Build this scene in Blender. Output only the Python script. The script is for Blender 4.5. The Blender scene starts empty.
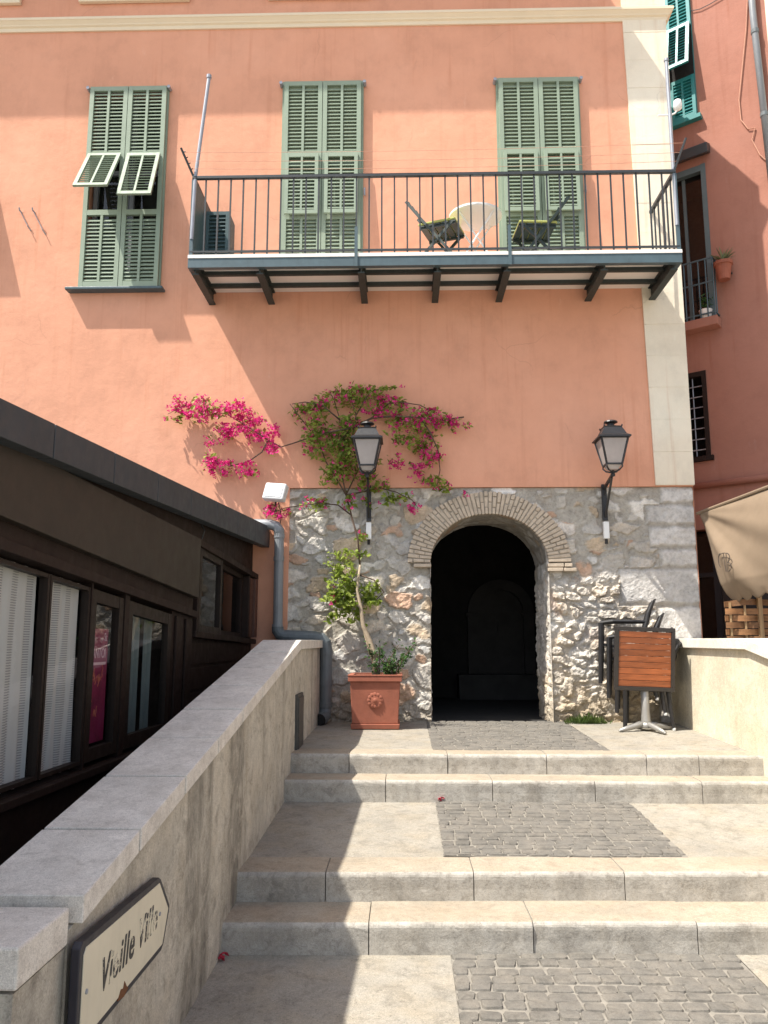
import bpy, bmesh, math, random
import numpy as np
from mathutils import Vector, Matrix

R = random.Random(7)
scene = bpy.context.scene
COL = scene.collection
PI = math.pi
rad = math.radians

# ------------------------------------------------------------------ camera model (metres; house front is the plane y = 0)
F_PX, HORIZON = 800.0, 640.0
PITCH = math.atan((HORIZON - 512.0) / F_PX)
YAW = 0.024
CAM = np.array([0.22, -9.4, 0.97])
_c, _s = math.cos(PITCH), math.sin(PITCH)
_fw = np.array([-math.sin(YAW) * _c, math.cos(YAW) * _c, _s])
_rt = np.array([math.cos(YAW), math.sin(YAW), 0.0])
_up = np.cross(_rt, _fw)


def on_plane(px, py, n, p0):
    """survey helper: where the sight line of a photo point meets a real plane"""
    d = _fw + _rt * (px - 384.0) / F_PX - _up * (py - 512.0) / F_PX
    n = np.array(n, float)
    t = ((np.array(p0, float) - CAM) @ n) / (d @ n)
    return CAM + d * t


def onY(px, py, y=0.0):
    p = on_plane(px, py, (0, 1, 0), (0, y, 0))
    return float(p[0]), float(p[2])


# ------------------------------------------------------------------ mesh building helpers
class MB:
    def __init__(self):
        self.v, self.f, self.m = [], [], []
        self.T = None

    def add(self, vs, fs, mi=0):
        b = len(self.v)
        if self.T is not None:
            vs = [self.T(*p) for p in vs]
        self.v.extend([tuple(p) for p in vs])
        for k, f in enumerate(fs):
            self.f.append(tuple(b + i for i in f))
            self.m.append(mi[k] if isinstance(mi, (list, tuple)) else mi)

    def box(self, x0, x1, y0, y1, z0, z1, mi=0):
        vs = [(x0, y0, z0), (x1, y0, z0), (x1, y1, z0), (x0, y1, z0), (x0, y0, z1), (x1, y0, z1), (x1, y1, z1), (x0, y1, z1)]
        self.add(vs, [(0, 3, 2, 1), (4, 5, 6, 7), (0, 1, 5, 4), (1, 2, 6, 5), (2, 3, 7, 6), (3, 0, 4, 7)], mi)

    def bar(self, a, b, w, h, up=(0, 0, 1), mi=0):
        a, b, up = Vector(a), Vector(b), Vector(up)
        d = (b - a).normalized()
        s = d.cross(up)
        if s.length < 1e-4:
            s = d.cross(Vector((1, 0, 0)))
        s.normalize()
        u = s.cross(d).normalized()
        vs = []
        for p in (a, b):
            for i, j in ((-1, -1), (1, -1), (1, 1), (-1, 1)):
                vs.append(p + s * (i * w / 2) + u * (j * h / 2))
        self.add(vs, [(0, 1, 2, 3), (7, 6, 5, 4), (0, 4, 5, 1), (1, 5, 6, 2), (2, 6, 7, 3), (3, 7, 4, 0)], mi)

    def tube(self, pts, r, n=8, cap=True, mi=0):
        pts = [Vector(p) for p in pts]
        if not isinstance(r, (list, tuple)):
            r = [r] * len(pts)
        vs, fs = [], []
        ref = None
        for i, p in enumerate(pts):
            d = (pts[min(i + 1, len(pts) - 1)] - pts[max(i - 1, 0)]).normalized()
            if ref is None:
                ref = d.orthogonal().normalized()
            ref = (ref - d * ref.dot(d))
            if ref.length < 1e-5:
                ref = d.orthogonal()
            ref.normalize()
            q = d.cross(ref)
            for k in range(n):
                a = 2 * PI * k / n
                vs.append(p + (ref * math.cos(a) + q * math.sin(a)) * r[i])
        for i in range(len(pts) - 1):
            for k in range(n):
                k2 = (k + 1) % n
                fs.append((i * n + k, i * n + k2, (i + 1) * n + k2, (i + 1) * n + k))
        if cap:
            fs.append(tuple(range(n))[::-1])
            fs.append(tuple((len(pts) - 1) * n + k for k in range(n)))
        self.add(vs, fs, mi)

    def lathe(self, c, prof, n=20, mi=0, phase=0.0, sq=1.0):
        vs, fs = [], []
        for r, z in prof:
            for k in range(n):
                a = 2 * PI * k / n + phase
                vs.append((c[0] + r * math.cos(a), c[1] + r * math.sin(a) * sq, c[2] + z))
        m = len(prof)
        for i in range(m - 1):
            for k in range(n):
                k2 = (k + 1) % n
                fs.append((i * n + k, i * n + k2, (i + 1) * n + k2, (i + 1) * n + k))
        fs.append(tuple(range(n))[::-1])
        fs.append(tuple((m - 1) * n + k for k in range(n)))
        self.add(vs, fs, mi)

    def prism(self, poly, d, mi=0):
        """closed 3D polygon swept by vector d"""
        n = len(poly)
        vs = [Vector(p) for p in poly] + [Vector(p) + Vector(d) for p in poly]
        fs = [tuple(range(n))[::-1], tuple(range(n, 2 * n))]
        for k in range(n):
            k2 = (k + 1) % n
            fs.append((k, k2, n + k2, n + k))
        self.add(vs, fs, mi)

    def loft(self, A, B, mi=0):
        n = len(A)
        vs = list(A) + list(B)
        fs = [tuple(range(n))[::-1], tuple(range(n, 2 * n))] + [(k, (k + 1) % n, n + (k + 1) % n, n + k) for k in range(n)]
        self.add(vs, fs, mi)

    def grid(self, P, mi=0, flip=False):
        """P[i][j] -> point"""
        ni, nj = len(P), len(P[0])
        vs = [p for row in P for p in row]
        fs = []
        for i in range(ni - 1):
            for j in range(nj - 1):
                q = (i * nj + j, i * nj + j + 1, (i + 1) * nj + j + 1, (i + 1) * nj + j)
                fs.append(q[::-1] if flip else q)
        self.add(vs, fs, mi)

    def build(self, name, mats, parent=None, smooth=False, bevel=0.0, seg=2, fixn=True):
        me = bpy.data.meshes.new(name)
        o0 = ROOT.get(parent.name, (0, 0, 0)) if parent is not None else (0, 0, 0)
        me.from_pydata([(p[0] - o0[0], p[1] - o0[1], p[2] - o0[2]) for p in self.v], [], self.f)
        if not isinstance(mats, (list, tuple)):
            mats = [mats]
        for m in mats:
            me.materials.append(m)
        me.polygons.foreach_set('material_index', self.m)
        if fixn:
            bm = bmesh.new()
            bm.from_mesh(me)
            bmesh.ops.recalc_face_normals(bm, faces=bm.faces)
            bm.to_mesh(me)
            bm.free()
        if smooth:
            me.polygons.foreach_set('use_smooth', [True] * len(me.polygons))
        me.update()
        o = bpy.data.objects.new(name, me)
        COL.objects.link(o)
        if parent is not None:
            o.parent = parent
            ROOT[o.name] = o0
        if bevel > 0:
            b = o.modifiers.new('Bevel', 'BEVEL')
            b.width = bevel
            b.segments = seg
            b.limit_method = 'ANGLE'
            b.angle_limit = rad(40)
        return o


ROOT = {}


def thing(name, label, cat, loc=(0, 0, 0), group=None):
    o = bpy.data.objects.new(name, None)
    o.empty_display_size = 0.2
    COL.objects.link(o)
    o.location = loc
    o['label'] = label
    o['category'] = cat
    if group:
        o['group'] = group
    ROOT[o.name] = tuple(loc)
    return o


def tag(o, label=None, cat=None, group=None, kind=None):
    if label: o['label'] = label
    if cat: o['category'] = cat
    if group: o['group'] = group
    if kind: o['kind'] = kind
    return o


def copy_tree(o, parent=None):
    c = o.copy()
    COL.objects.link(c)
    if parent is not None:
        c.parent = parent
    for ch in list(o.children):
        copy_tree(ch, c)
    return c


# ------------------------------------------------------------------ material helpers
def new_mat(name):
    m = bpy.data.materials.new(name)
    m.use_nodes = True
    nt = m.node_tree
    return m, nt, nt.nodes['Principled BSDF']


class NG:
    """little node graph helper"""
    def __init__(self, nt):
        self.nt = nt
        self.tc = nt.nodes.new('ShaderNodeTexCoord')

    def n(self, t, **kw):
        x = self.nt.nodes.new(t)
        for k, v in kw.items():
            setattr(x, k, v)
        return x

    def l(self, a, b):
        self.nt.links.new(a, b)

    def coords(self, scale=(1, 1, 1), loc=(0, 0, 0)):
        mp = self.n('ShaderNodeMapping')
        mp.inputs['Scale'].default_value = scale
        mp.inputs['Location'].default_value = loc
        self.l(self.tc.outputs['Object'], mp.inputs['Vector'])
        return mp.outputs['Vector']

    def noise(self, scale=5, detail=6, rough=0.6, stretch=(1, 1, 1), loc=(0, 0, 0), dist=0.0):
        x = self.n('ShaderNodeTexNoise')
        x.inputs['Scale'].default_value = scale
        x.inputs['Detail'].default_value = detail
        x.inputs['Roughness'].default_value = rough
        x.inputs['Distortion'].default_value = dist
        self.l(self.coords(stretch, loc), x.inputs['Vector'])
        return x.outputs['Fac']

    def ramp(self, fac, stops, interp='LINEAR'):
        x = self.n('ShaderNodeValToRGB')
        cr = x.color_ramp
        cr.interpolation = interp
        while len(cr.elements) > len(stops):
            cr.elements.remove(cr.elements[-1])
        while len(cr.elements) < len(stops):
            cr.elements.new(0.5)
        for e, (p, c) in zip(cr.elements, stops):
            e.position = p
            e.color = (c[0], c[1], c[2], 1) if hasattr(c, '__len__') else (c, c, c, 1)
        self.l(fac, x.inputs['Fac'])
        return x.outputs['Color']

    def mix(self, a, b, fac, mode='MIX'):
        x = self.n('ShaderNodeMix', data_type='RGBA', blend_type=mode)
        for sock, val in ((x.inputs[0], fac), (x.inputs[6], a), (x.inputs[7], b)):
            if isinstance(val, (int, float)):
                sock.default_value = val if sock == x.inputs[0] else (val, val, val, 1)
            elif isinstance(val, (tuple, list)):
                sock.default_value = (val[0], val[1], val[2], 1)
            else:
                self.l(val, sock)
        return x.outputs[2]

    def math(self, op, a, b=0.5):
        x = self.n('ShaderNodeMath', operation=op)
        for i, v in enumerate((a, b)):
            if isinstance(v, (int, float)):
                x.inputs[i].default_value = v
            else:
                self.l(v, x.inputs[i])
        return x.outputs[0]

    def bump(self, h, strength=0.3, dist=0.01, bsdf=None):
        x = self.n('ShaderNodeBump')
        x.inputs['Strength'].default_value = strength
        x.inputs['Distance'].default_value = dist
        self.l(h, x.inputs['Height'])
        if bsdf is not None:
            self.l(x.outputs['Normal'], bsdf.inputs['Normal'])
        return x.outputs['Normal']


def mul(c, k):
    return (c[0] * k, c[1] * k, c[2] * k)


def plain(name, col, rough=0.5, metal=0.0, var=0.12, scale=6.0, bump=0.0, bscale=60, dirt=0.0, spec=0.5):
    m, nt, b = new_mat(name)
    g = NG(nt)
    n1 = g.noise(scale, 7, 0.65)
    col_o = g.ramp(n1, [(0.25, mul(col, 1 - var)), (0.5, col), (0.78, mul(col, 1 + var))])
    if dirt > 0:
        n2 = g.noise(scale * 2.3, 8, 0.7, (1, 1, 0.35), (3, 1, 2))
        d = g.ramp(n2, [(0.52, 0.0), (0.75, dirt)])
        col_o = g.mix(col_o, mul(col, 0.45), d)
    g.l(col_o, b.inputs['Base Color'])
    b.inputs['Metallic'].default_value = metal
    b.inputs['Specular IOR Level'].default_value = spec
    rr = g.ramp(g.noise(scale * 3, 4, 0.6), [(0.3, max(rough - 0.08, 0.02)), (0.7, min(rough + 0.1, 1))])
    g.l(rr, b.inputs['Roughness'])
    if bump > 0:
        g.bump(g.noise(bscale, 6, 0.6), bump, 0.01, b)
    return m


def plaster(name, col, stain=0.35, streak_zone=True):
    m, nt, b = new_mat(name)
    g = NG(nt)
    big = g.noise(0.55, 5, 0.55, (1, 1, 1.3))
    c = g.ramp(big, [(0.3, mul(col, 0.90)), (0.5, col), (0.72, (col[0] * 1.05, col[1] * 1.10, col[2] * 1.14))])
    mid = g.noise(3.2, 8, 0.7, (1, 1, 0.8), (4, 2, 1))
    c = g.mix(c, g.ramp(mid, [(0.30, 0.90), (0.5, 1.0), (0.72, 1.05)]), 1.0, 'MULTIPLY')
    st = g.noise(3.0, 7, 0.62, (2.6, 2.6, 0.16), (7, 0, 3))
    stm = g.ramp(st, [(0.56, 0.0), (0.74, stain)])
    c = g.mix(c, (col[0] * 0.62, col[1] * 0.5, col[2] * 0.42), stm)
    lt = g.noise(5.0, 8, 0.7, (1.6, 1.6, 0.5), (1, 5, 9))
    c = g.mix(c, (min(col[0] * 1.12, 0.9), col[1] * 1.4, col[2] * 1.6), g.ramp(lt, [(0.62, 0.0), (0.8, 0.5)]))
    st2 = g.noise(1.9, 8, 0.7, (3.6, 3.6, 0.10), (2, 0, 5), 0.2)
    c = g.mix(c, (col[0] * 0.78, col[1] * 0.62, col[2] * 0.52), g.math('MULTIPLY', g.ramp(st2, [(0.54, 0.0), (0.70, 0.55)]), g.ramp(g.noise(0.8, 3, 0.5, (1, 1, 1), (3, 3, 3)), [(0.45, 0.0), (0.6, 1.0)])))
    vo = g.n('ShaderNodeTexVoronoi', feature='DISTANCE_TO_EDGE')
    vo.inputs['Scale'].default_value = 0.62
    nz = g.n('ShaderNodeTexNoise')
    nz.inputs['Scale'].default_value = 2.2
    nz.inputs['Detail'].default_value = 8
    g.l(g.coords((1, 1, 1)), nz.inputs['Vector'])
    va = g.n('ShaderNodeVectorMath', operation='MULTIPLY_ADD')
    va.inputs[1].default_value = (0.35, 0.35, 0.35)
    g.l(nz.outputs['Color'], va.inputs[0])
    g.l(g.coords((1, 1, 1)), va.inputs[2])
    g.l(va.outputs[0], vo.inputs['Vector'])
    crk = g.math('MULTIPLY', g.ramp(vo.outputs['Distance'], [(0.0, 0.28), (0.004, 0.0)]), g.ramp(g.noise(1.1, 3, 0.5, (1, 1, 1), (9, 9, 2)), [(0.55, 0.0), (0.62, 1.0)]))
    c = g.mix(c, mul(col, 0.5), crk)
    g.l(c, b.inputs['Base Color'])
    b.inputs['Roughness'].default_value = 0.92
    b.inputs['Specular IOR Level'].default_value = 0.2
    h = g.math('ADD', g.math('MULTIPLY', g.noise(0.9, 3, 0.5), 3.0), g.math('ADD', g.noise(9, 6, 0.6), g.math('MULTIPLY', g.noise(70, 4, 0.6), 0.25)))
    g.bump(h, 0.28, 0.02, b)
    return m


def stone_attr(name):
    m, nt, b = new_mat(name)
    g = NG(nt)
    at = g.n('ShaderNodeAttribute', attribute_name='stone')
    f1 = g.noise(22, 9, 0.72)
    c = g.mix(at.outputs['Color'], g.ramp(f1, [(0.25, 0.62), (0.5, 1.0), (0.75, 1.22)]), 1.0, 'MULTIPLY')
    f2 = g.noise(7, 8, 0.7, (1, 1, 1), (2, 8, 4))
    c = g.mix(c, (0.30, 0.20, 0.12), g.ramp(f2, [(0.56, 0.0), (0.74, 0.38)]))
    f3 = g.noise(55, 5, 0.7, (1, 1, 1), (6, 3, 4))
    c = g.mix(c, 0.08, g.ramp(f3, [(0.60, 0.0), (0.72, 0.45)]))
    g.l(c, b.inputs['Base Color'])
    b.inputs['Roughness'].default_value = 0.95
    b.inputs['Specular IOR Level'].default_value = 0.15
    g.bump(g.math('ADD', g.noise(38, 9, 0.7), g.math('MULTIPLY', g.noise(130, 4, 0.7), 0.3)), 0.7, 0.018, b)
    return m


def limestone(name, col, dark, pits=0.5, tint=None, stains=0.5, scale=1.0, streaks=0.0):
    m, nt, b = new_mat(name)
    g = NG(nt)
    n1 = g.noise(2.2 * scale, 8, 0.68)
    c = g.ramp(n1, [(0.28, mul(col, 0.80)), (0.5, col), (0.74, mul(col, 1.15))])
    if tint:
        n4 = g.noise(4.5 * scale, 6, 0.6, (1, 1, 1), (9, 3, 1))
        c = g.mix(c, tint, g.ramp(n4, [(0.42, 0.0), (0.66, 0.75)]))
    n2 = g.noise(9 * scale, 9, 0.75, (1, 1, 1), (3, 3, 7), 0.6)
    c = g.mix(c, dark, g.ramp(n2, [(0.50, 0.0), (0.64, stains)]))
    n3 = g.noise(75 * scale, 5, 0.75)
    c = g.mix(c, mul(dark, 0.6), g.ramp(n3, [(0.57, 0.0), (0.68, pits)]))
    n6 = g.noise(160 * scale, 3, 0.7, (1, 1, 1), (1, 9, 2))
    c = g.mix(c, g.ramp(n6, [(0.3, 0.74), (0.7, 1.18)]), 1.0, 'MULTIPLY')
    if streaks > 0:
        n5 = g.noise(1.9, 3, 0.5, (1.6, 1.6, 0.10), (1, 2, 8))
        n8 = g.noise(6.0, 9, 0.8, (1, 1, 0.55), (8, 1, 2), 0.8)
        sm = g.math('MULTIPLY', g.ramp(n5, [(0.50, 0.0), (0.66, streaks)]), g.ramp(n8, [(0.34, 0.15), (0.60, 1.0)]))
        c = g.mix(c, mul(dark, 0.9), sm)
        n10 = g.noise(2.6, 9, 0.78, (1, 1, 0.7), (5, 7, 3), 1.0)
        c = g.mix(c, mul(col, 0.62), g.ramp(n10, [(0.48, 0.0), (0.62, streaks * 0.7)]))
        c = g.mix(c, mul(col, 1.2), g.ramp(g.noise(4.0, 8, 0.75, (1, 1, 0.8), (2, 9, 3), 0.6), [(0.55, 0.0), (0.68, 0.5)]))
    n9 = g.noise(30 * scale, 7, 0.8, (1, 1, 1), (4, 4, 1))
    c = g.mix(c, g.ramp(n9, [(0.30, 0.82), (0.5, 1.0), (0.70, 1.10)]), 1.0, 'MULTIPLY')
    g.l(c, b.inputs['Base Color'])
    b.inputs['Roughness'].default_value = 0.88
    b.inputs['Specular IOR Level'].default_value = 0.3
    g.bump(g.math('ADD', g.noise(14, 8, 0.7), g.math('MULTIPLY', g.noise(90, 5, 0.7), 0.5)), 0.4, 0.012, b)
    return m


def leaf_mat(name, c1, c2, c3, trans=0.35, nscale=9):
    m, nt, b = new_mat(name)
    g = NG(nt)
    n1 = g.noise(nscale, 3, 0.6)
    geo = g.n('ShaderNodeNewGeometry')
    c = g.ramp(n1, [(0.3, c1), (0.5, c2), (0.7, c3)])
    rv = g.ramp(geo.outputs['Random Per Island'], [(0.0, 0.65), (0.5, 1.0), (1.0, 1.35)])
    c = g.mix(c, rv, 1.0, 'MULTIPLY')
    g.l(c, b.inputs['Base Color'])
    b.inputs['Roughness'].default_value = 0.5
    b.inputs['Specular IOR Level'].default_value = 0.35
    tr = g.n('ShaderNodeBsdfTranslucent')
    g.l(c, tr.inputs['Color'])
    mx = g.n('ShaderNodeMixShader')
    mx.inputs[0].default_value = trans
    g.l(b.outputs[0], mx.inputs[1])
    g.l(tr.outputs[0], mx.inputs[2])
    out = nt.nodes['Material Output']
    g.l(mx.outputs[0], out.inputs['Surface'])
    return m


def glass_mat(name, tint=(0.8, 0.85, 0.85), refl=0.12, rough=0.02):
    """thin pane: see-through with a fresnel mirror on top"""
    m, nt, b = new_mat(name)
    g = NG(nt)
    nt.nodes.remove(b)
    tr = g.n('ShaderNodeBsdfTransparent')
    tr.inputs[0].default_value = (*tint, 1)
    gl = g.n('ShaderNodeBsdfGlossy')
    gl.inputs['Roughness'].default_value = rough
    g.l(g.bump(g.noise(1.5, 2, 0.5), 0.05, 0.02), gl.inputs['Normal'])
    geo = g.n('ShaderNodeNewGeometry')
    dt = g.n('ShaderNodeVectorMath', operation='DOT_PRODUCT')
    g.l(geo.outputs['Normal'], dt.inputs[0])
    g.l(geo.outputs['Incoming'], dt.inputs[1])
    ct = g.math('SUBTRACT', 1.0, g.math('ABSOLUTE', dt.outputs['Value'], 0))
    fac = g.math('ADD', g.math('MULTIPLY', g.math('POWER', ct, 5.0), 0.92), 0.05 + refl)
    mx = g.n('ShaderNodeMixShader')
    g.l(fac, mx.inputs[0])
    g.l(tr.outputs[0], mx.inputs[1])
    g.l(gl.outputs[0], mx.inputs[2])
    g.l(mx.outputs[0], nt.nodes['Material Output'].inputs['Surface'])
    return m


def wood_mat(name, col, rough=0.45, axis='x'):
    m, nt, b = new_mat(name)
    g = NG(nt)
    st = (1.2, 14, 14) if axis == 'x' else (14, 14, 1.2)
    n1 = g.noise(3, 8, 0.65, st)
    c = g.ramp(n1, [(0.3, mul(col, 0.6)), (0.5, col), (0.72, mul(col, 1.35))])
    geo = g.n('ShaderNodeNewGeometry')
    c = g.mix(c, g.ramp(geo.outputs['Random Per Island'], [(0, 0.7), (0.5, 1.0), (1, 1.3)]), 1.0, 'MULTIPLY')
    g.l(c, b.inputs['Base Color'])
    b.inputs['Roughness'].default_value = rough
    g.bump(n1, 0.2, 0.004, b)
    return m


# palette ------------------------------------------------------------------------------------------------------------
SALMON = (0.70, 0.350, 0.230)
m_pink = plaster('salmon_plaster', SALMON, 0.22)
m_pink2 = plaster('old_rose_plaster', (0.36, 0.170, 0.125), 0.3)
m_cream = plaster('cream_stucco', (0.78, 0.70, 0.56), 0.06)
m_cornice = plain('cream_cornice_paint', (0.76, 0.65, 0.48), 0.8, var=0.05, scale=2, bump=0.1)
m_rubble = stone_attr('rubble_masonry')
m_brick = plain('pale_arch_brick', (0.52, 0.43, 0.33), 0.92, var=0.22, scale=11, bump=0.5, dirt=0.5)
m_mortar = plain('arch_mortar', (0.33, 0.29, 0.235), 0.95, var=0.2, scale=20, bump=0.5)
m_dark_int = plain('shade_dark_passage_stone', (0.022, 0.021, 0.02), 0.95, var=0.4, scale=3, bump=0.5, bscale=8)  # near-black colour carries the shade of the passage
m_niche = plain('dusky_fountain_stone', (0.055, 0.053, 0.051), 0.95, var=0.3, scale=3, bump=0.4, bscale=10)  # colour darkened for the gloom inside the passage
m_step = limestone('step_riser_limestone', (0.47, 0.443, 0.395), (0.13, 0.115, 0.097), 0.6, (0.40, 0.365, 0.31), 0.45, 1.8, 0.5)
m_tread = limestone('worn_tread_limestone', (0.375, 0.328, 0.258), (0.22, 0.185, 0.14), 0.5, (0.37, 0.30, 0.22), 0.4)
m_pave = limestone('landing_concrete', (0.325, 0.302, 0.258), (0.15, 0.137, 0.115), 0.6, (0.33, 0.29, 0.225), 0.5, 0.9)
m_joint = plain('step_joint_dirt', (0.13, 0.115, 0.09), 0.95, var=0.3, scale=20)
m_cob = limestone('cobble_granite', (0.165, 0.155, 0.138), (0.07, 0.065, 0.057), 0.6, (0.22, 0.20, 0.17), 0.45, 1.6)
m_cobj = plain('cobble_mortar', (0.235, 0.217, 0.186), 0.95, var=0.3, scale=18, bump=0.6)
m_cop = limestone('grey_coping_slab', (0.71, 0.675, 0.615), (0.28, 0.25, 0.215), 0.5, (0.60, 0.56, 0.50), 0.3, 1.6)
m_render = limestone('stained_parapet_render', (0.55, 0.515, 0.44), (0.13, 0.118, 0.098), 0.4, (0.47, 0.42, 0.335), 0.5, 0.8, 0.85)
m_rwall = limestone('cream_parapet_render', (0.66, 0.60, 0.47), (0.36, 0.29, 0.19), 0.12, (0.62, 0.54, 0.39), 0.2, 0.7, 0.2)
m_rcop = limestone('cream_coping', (0.74, 0.70, 0.61), (0.36, 0.32, 0.25), 0.2, None, 0.15)
m_ground = limestone('plaza_paving', (0.40, 0.36, 0.30), (0.2, 0.18, 0.15), 0.3, None, 0.3)
m_sage = plain('sage_green_shutter_paint', (0.250, 0.315, 0.235), 0.6, var=0.08, scale=4, bump=0.03)
m_teal = plain('teal_shutter_paint', (0.018, 0.21, 0.215), 0.45, var=0.15, scale=9, dirt=0.2)
m_teal_dark = plain('dusty_teal_slat_paint', (0.050, 0.095, 0.105), 0.55, var=0.15, scale=9)
m_steel = plain('blue_grey_balcony_steel', (0.066, 0.105, 0.122), 0.5, var=0.18, scale=8, dirt=0.35)
m_rail = plain('dark_railing_iron', (0.030, 0.036, 0.040), 0.5, var=0.2, scale=12)
m_beam = plain('dark_green_joist_paint', (0.032, 0.042, 0.040), 0.6, var=0.2, scale=10)
m_soffit = plain('white_balcony_soffit', (0.84, 0.80, 0.75), 0.8, var=0.04, scale=3)
m_galv = plain('galvanised_pole', (0.30, 0.32, 0.36), 0.45, 0.3, var=0.12)
m_white = plain('white_enamel', (0.80, 0.80, 0.78), 0.35, var=0.04)
m_bgreen = plain('bottle_green_chair_paint', (0.020, 0.034, 0.029), 0.5, var=0.2)
m_cush = plain('yellow_green_cushion', (0.40, 0.42, 0.13), 0.9, var=0.2, bump=0.2)
m_black = plain('black_lantern_iron', (0.018, 0.018, 0.020), 0.42, var=0.2, scale=14, bump=0.05)
m_roofz = plain('dark_zinc_roof_edge', (0.036, 0.044, 0.052), 0.55, var=0.2, scale=4, dirt=0.3)
m_brown = plain('dark_brown_timber', (0.019, 0.0105, 0.008), 0.6, var=0.3, scale=4, dirt=0.2, bump=0.1, spec=0.25)
m_olive = plain('olive_brown_fascia', (0.026, 0.020, 0.014), 0.55, var=0.12, scale=2)
m_frame = plain('brown_aluminium_frame', (0.019, 0.0125, 0.0095), 0.5, var=0.2, spec=0.3)
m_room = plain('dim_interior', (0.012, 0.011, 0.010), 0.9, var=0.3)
m_glass = glass_mat('window_pane', (0.88, 0.90, 0.90), 0.01)
m_lglass = None
m_pvc = plain('grey_pipe_plastic', (0.22, 0.235, 0.25), 0.4, var=0.12, scale=5, dirt=0.4)
m_pvc2 = plain('weathered_grey_pipe', (0.12, 0.14, 0.15), 0.5, var=0.2, scale=5, dirt=0.4)
m_terra = plain('terracotta', (0.30, 0.098, 0.058), 0.8, var=0.22, scale=5, dirt=0.35, bump=0.15)
m_soil = plain('potting_soil', (0.03, 0.022, 0.016), 1.0, var=0.4, scale=25, bump=0.8)
m_bark = plain('pale_vine_bark', (0.34, 0.27, 0.19), 0.9, var=0.25, scale=14, bump=0.5, dirt=0.5)
m_twig = plain('brown_twig', (0.10, 0.065, 0.045), 0.9, var=0.25, scale=14)
m_leaf = leaf_mat('bougainvillea_leaf', (0.150, 0.215, 0.036), (0.27, 0.35, 0.058), (0.44, 0.50, 0.12), 0.5)
m_leafd = leaf_mat('glossy_shrub_leaf', (0.022, 0.06, 0.014), (0.04, 0.10, 0.02), (0.075, 0.15, 0.03))
m_bract = leaf_mat('magenta_bract', (0.52, 0.014, 0.15), (0.70, 0.025, 0.24), (0.80, 0.08, 0.36), 0.4)
m_grass = leaf_mat('weed_leaf', (0.05, 0.085, 0.02), (0.08, 0.13, 0.03), (0.13, 0.17, 0.05))
m_agave = leaf_mat('agave_leaf', (0.09, 0.13, 0.07), (0.14, 0.18, 0.09), (0.22, 0.24, 0.12), 0.15)
m_slat = wood_mat('orange_table_slat', (0.31, 0.088, 0.027), 0.45)
m_tframe = plain('dark_table_frame', (0.030, 0.025, 0.023), 0.45, var=0.15)
m_alu = plain('brushed_aluminium', (0.36, 0.35, 0.33), 0.5, 0.6, var=0.1, dirt=0.2)
m_chair = plain('black_chair_metal', (0.016, 0.015, 0.016), 0.45, var=0.15)
m_signw = plain('cream_sign_enamel', (0.66, 0.61, 0.475), 0.5, var=0.07, scale=5, dirt=0.2)
m_signb = plain('blue_black_sign_edge', (0.016, 0.016, 0.026), 0.5, var=0.2)
m_rust = plain('rust', (0.14, 0.055, 0.02), 0.95, var=0.4, scale=30)
m_awn = plain('beige_awning_canvas', (0.215, 0.158, 0.106), 0.95, var=0.10, scale=4, bump=0.15, bscale=200, dirt=0.12)
m_ink = plain('dark_brown_print', (0.07, 0.055, 0.045), 0.9, var=0.2)
m_weave = wood_mat('woven_fence_lath', (0.22, 0.105, 0.042), 0.7)
m_weavep = wood_mat('fence_stake_wood', (0.34, 0.22, 0.11), 0.7, 'z')
m_curt = None
m_poster = None
m_red = plain('fallen_bract', (0.45, 0.03, 0.06), 0.8)
m_cable = plain('pale_cable', (0.50, 0.26, 0.18), 0.7)


def make_curtain():
    m, nt, b = new_mat('white_openwork_curtain')
    g = NG(nt)
    # open-work rows woven into the cloth: horizontal ticks inside wavy vertical bands
    wv = g.n('ShaderNodeTexWave', wave_type='BANDS', bands_direction='Y')
    wv.inputs['Scale'].default_value = 2.2
    wv.inputs['Distortion'].default_value = 4.5
    wv.inputs['Detail'].default_value = 1
    wv.inputs['Detail Scale'].default_value = 0.35
    g.l(g.coords((1, 1, 0.55)), wv.inputs['Vector'])
    tk = g.n('ShaderNodeTexWave', wave_type='BANDS', bands_direction='Z')
    tk.inputs['Scale'].default_value = 24
    g.l(g.coords(), tk.inputs['Vector'])
    band = g.ramp(wv.outputs['Fac'], [(0.42, 0.0), (0.58, 1.0)])
    tick = g.ramp(tk.outputs['Fac'], [(0.5, 0.0), (0.6, 1.0)])
    hole = g.mix(band, tick, 1.0, 'MULTIPLY')
    c = g.mix((0.80, 0.78, 0.74), (0.44, 0.43, 0.42), hole)
    g.l(c, b.inputs['Base Color'])
    b.inputs['Roughness'].default_value = 0.95
    tr = g.n('ShaderNodeBsdfTranslucent')
    g.l(c, tr.inputs['Color'])
    mx = g.n('ShaderNodeMixShader')
    mx.inputs[0].default_value = 0.25
    g.l(b.outputs[0], mx.inputs[1])
    g.l(tr.outputs[0], mx.inputs[2])
    g.l(mx.outputs[0], nt.nodes['Material Output'].inputs['Surface'])
    return m


def make_lantern_glass():
    m, nt, b = new_mat('frosted_lantern_glass')
    g = NG(nt)
    c = g.ramp(g.noise(6, 5, 0.6), [(0.3, (0.62, 0.58, 0.56)), (0.7, (0.74, 0.70, 0.68))])
    g.l(c, b.inputs['Base Color'])
    b.inputs['Roughness'].default_value = 0.25
    tr = g.n('ShaderNodeBsdfTranslucent')
    g.l(c, tr.inputs['Color'])
    mx = g.n('ShaderNodeMixShader')
    mx.inputs[0].default_value = 0.55
    g.l(b.outputs[0], mx.inputs[1])
    g.l(tr.outputs[0], mx.inputs[2])
    g.l(mx.outputs[0], nt.nodes['Material Output'].inputs['Surface'])
    return m


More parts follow.
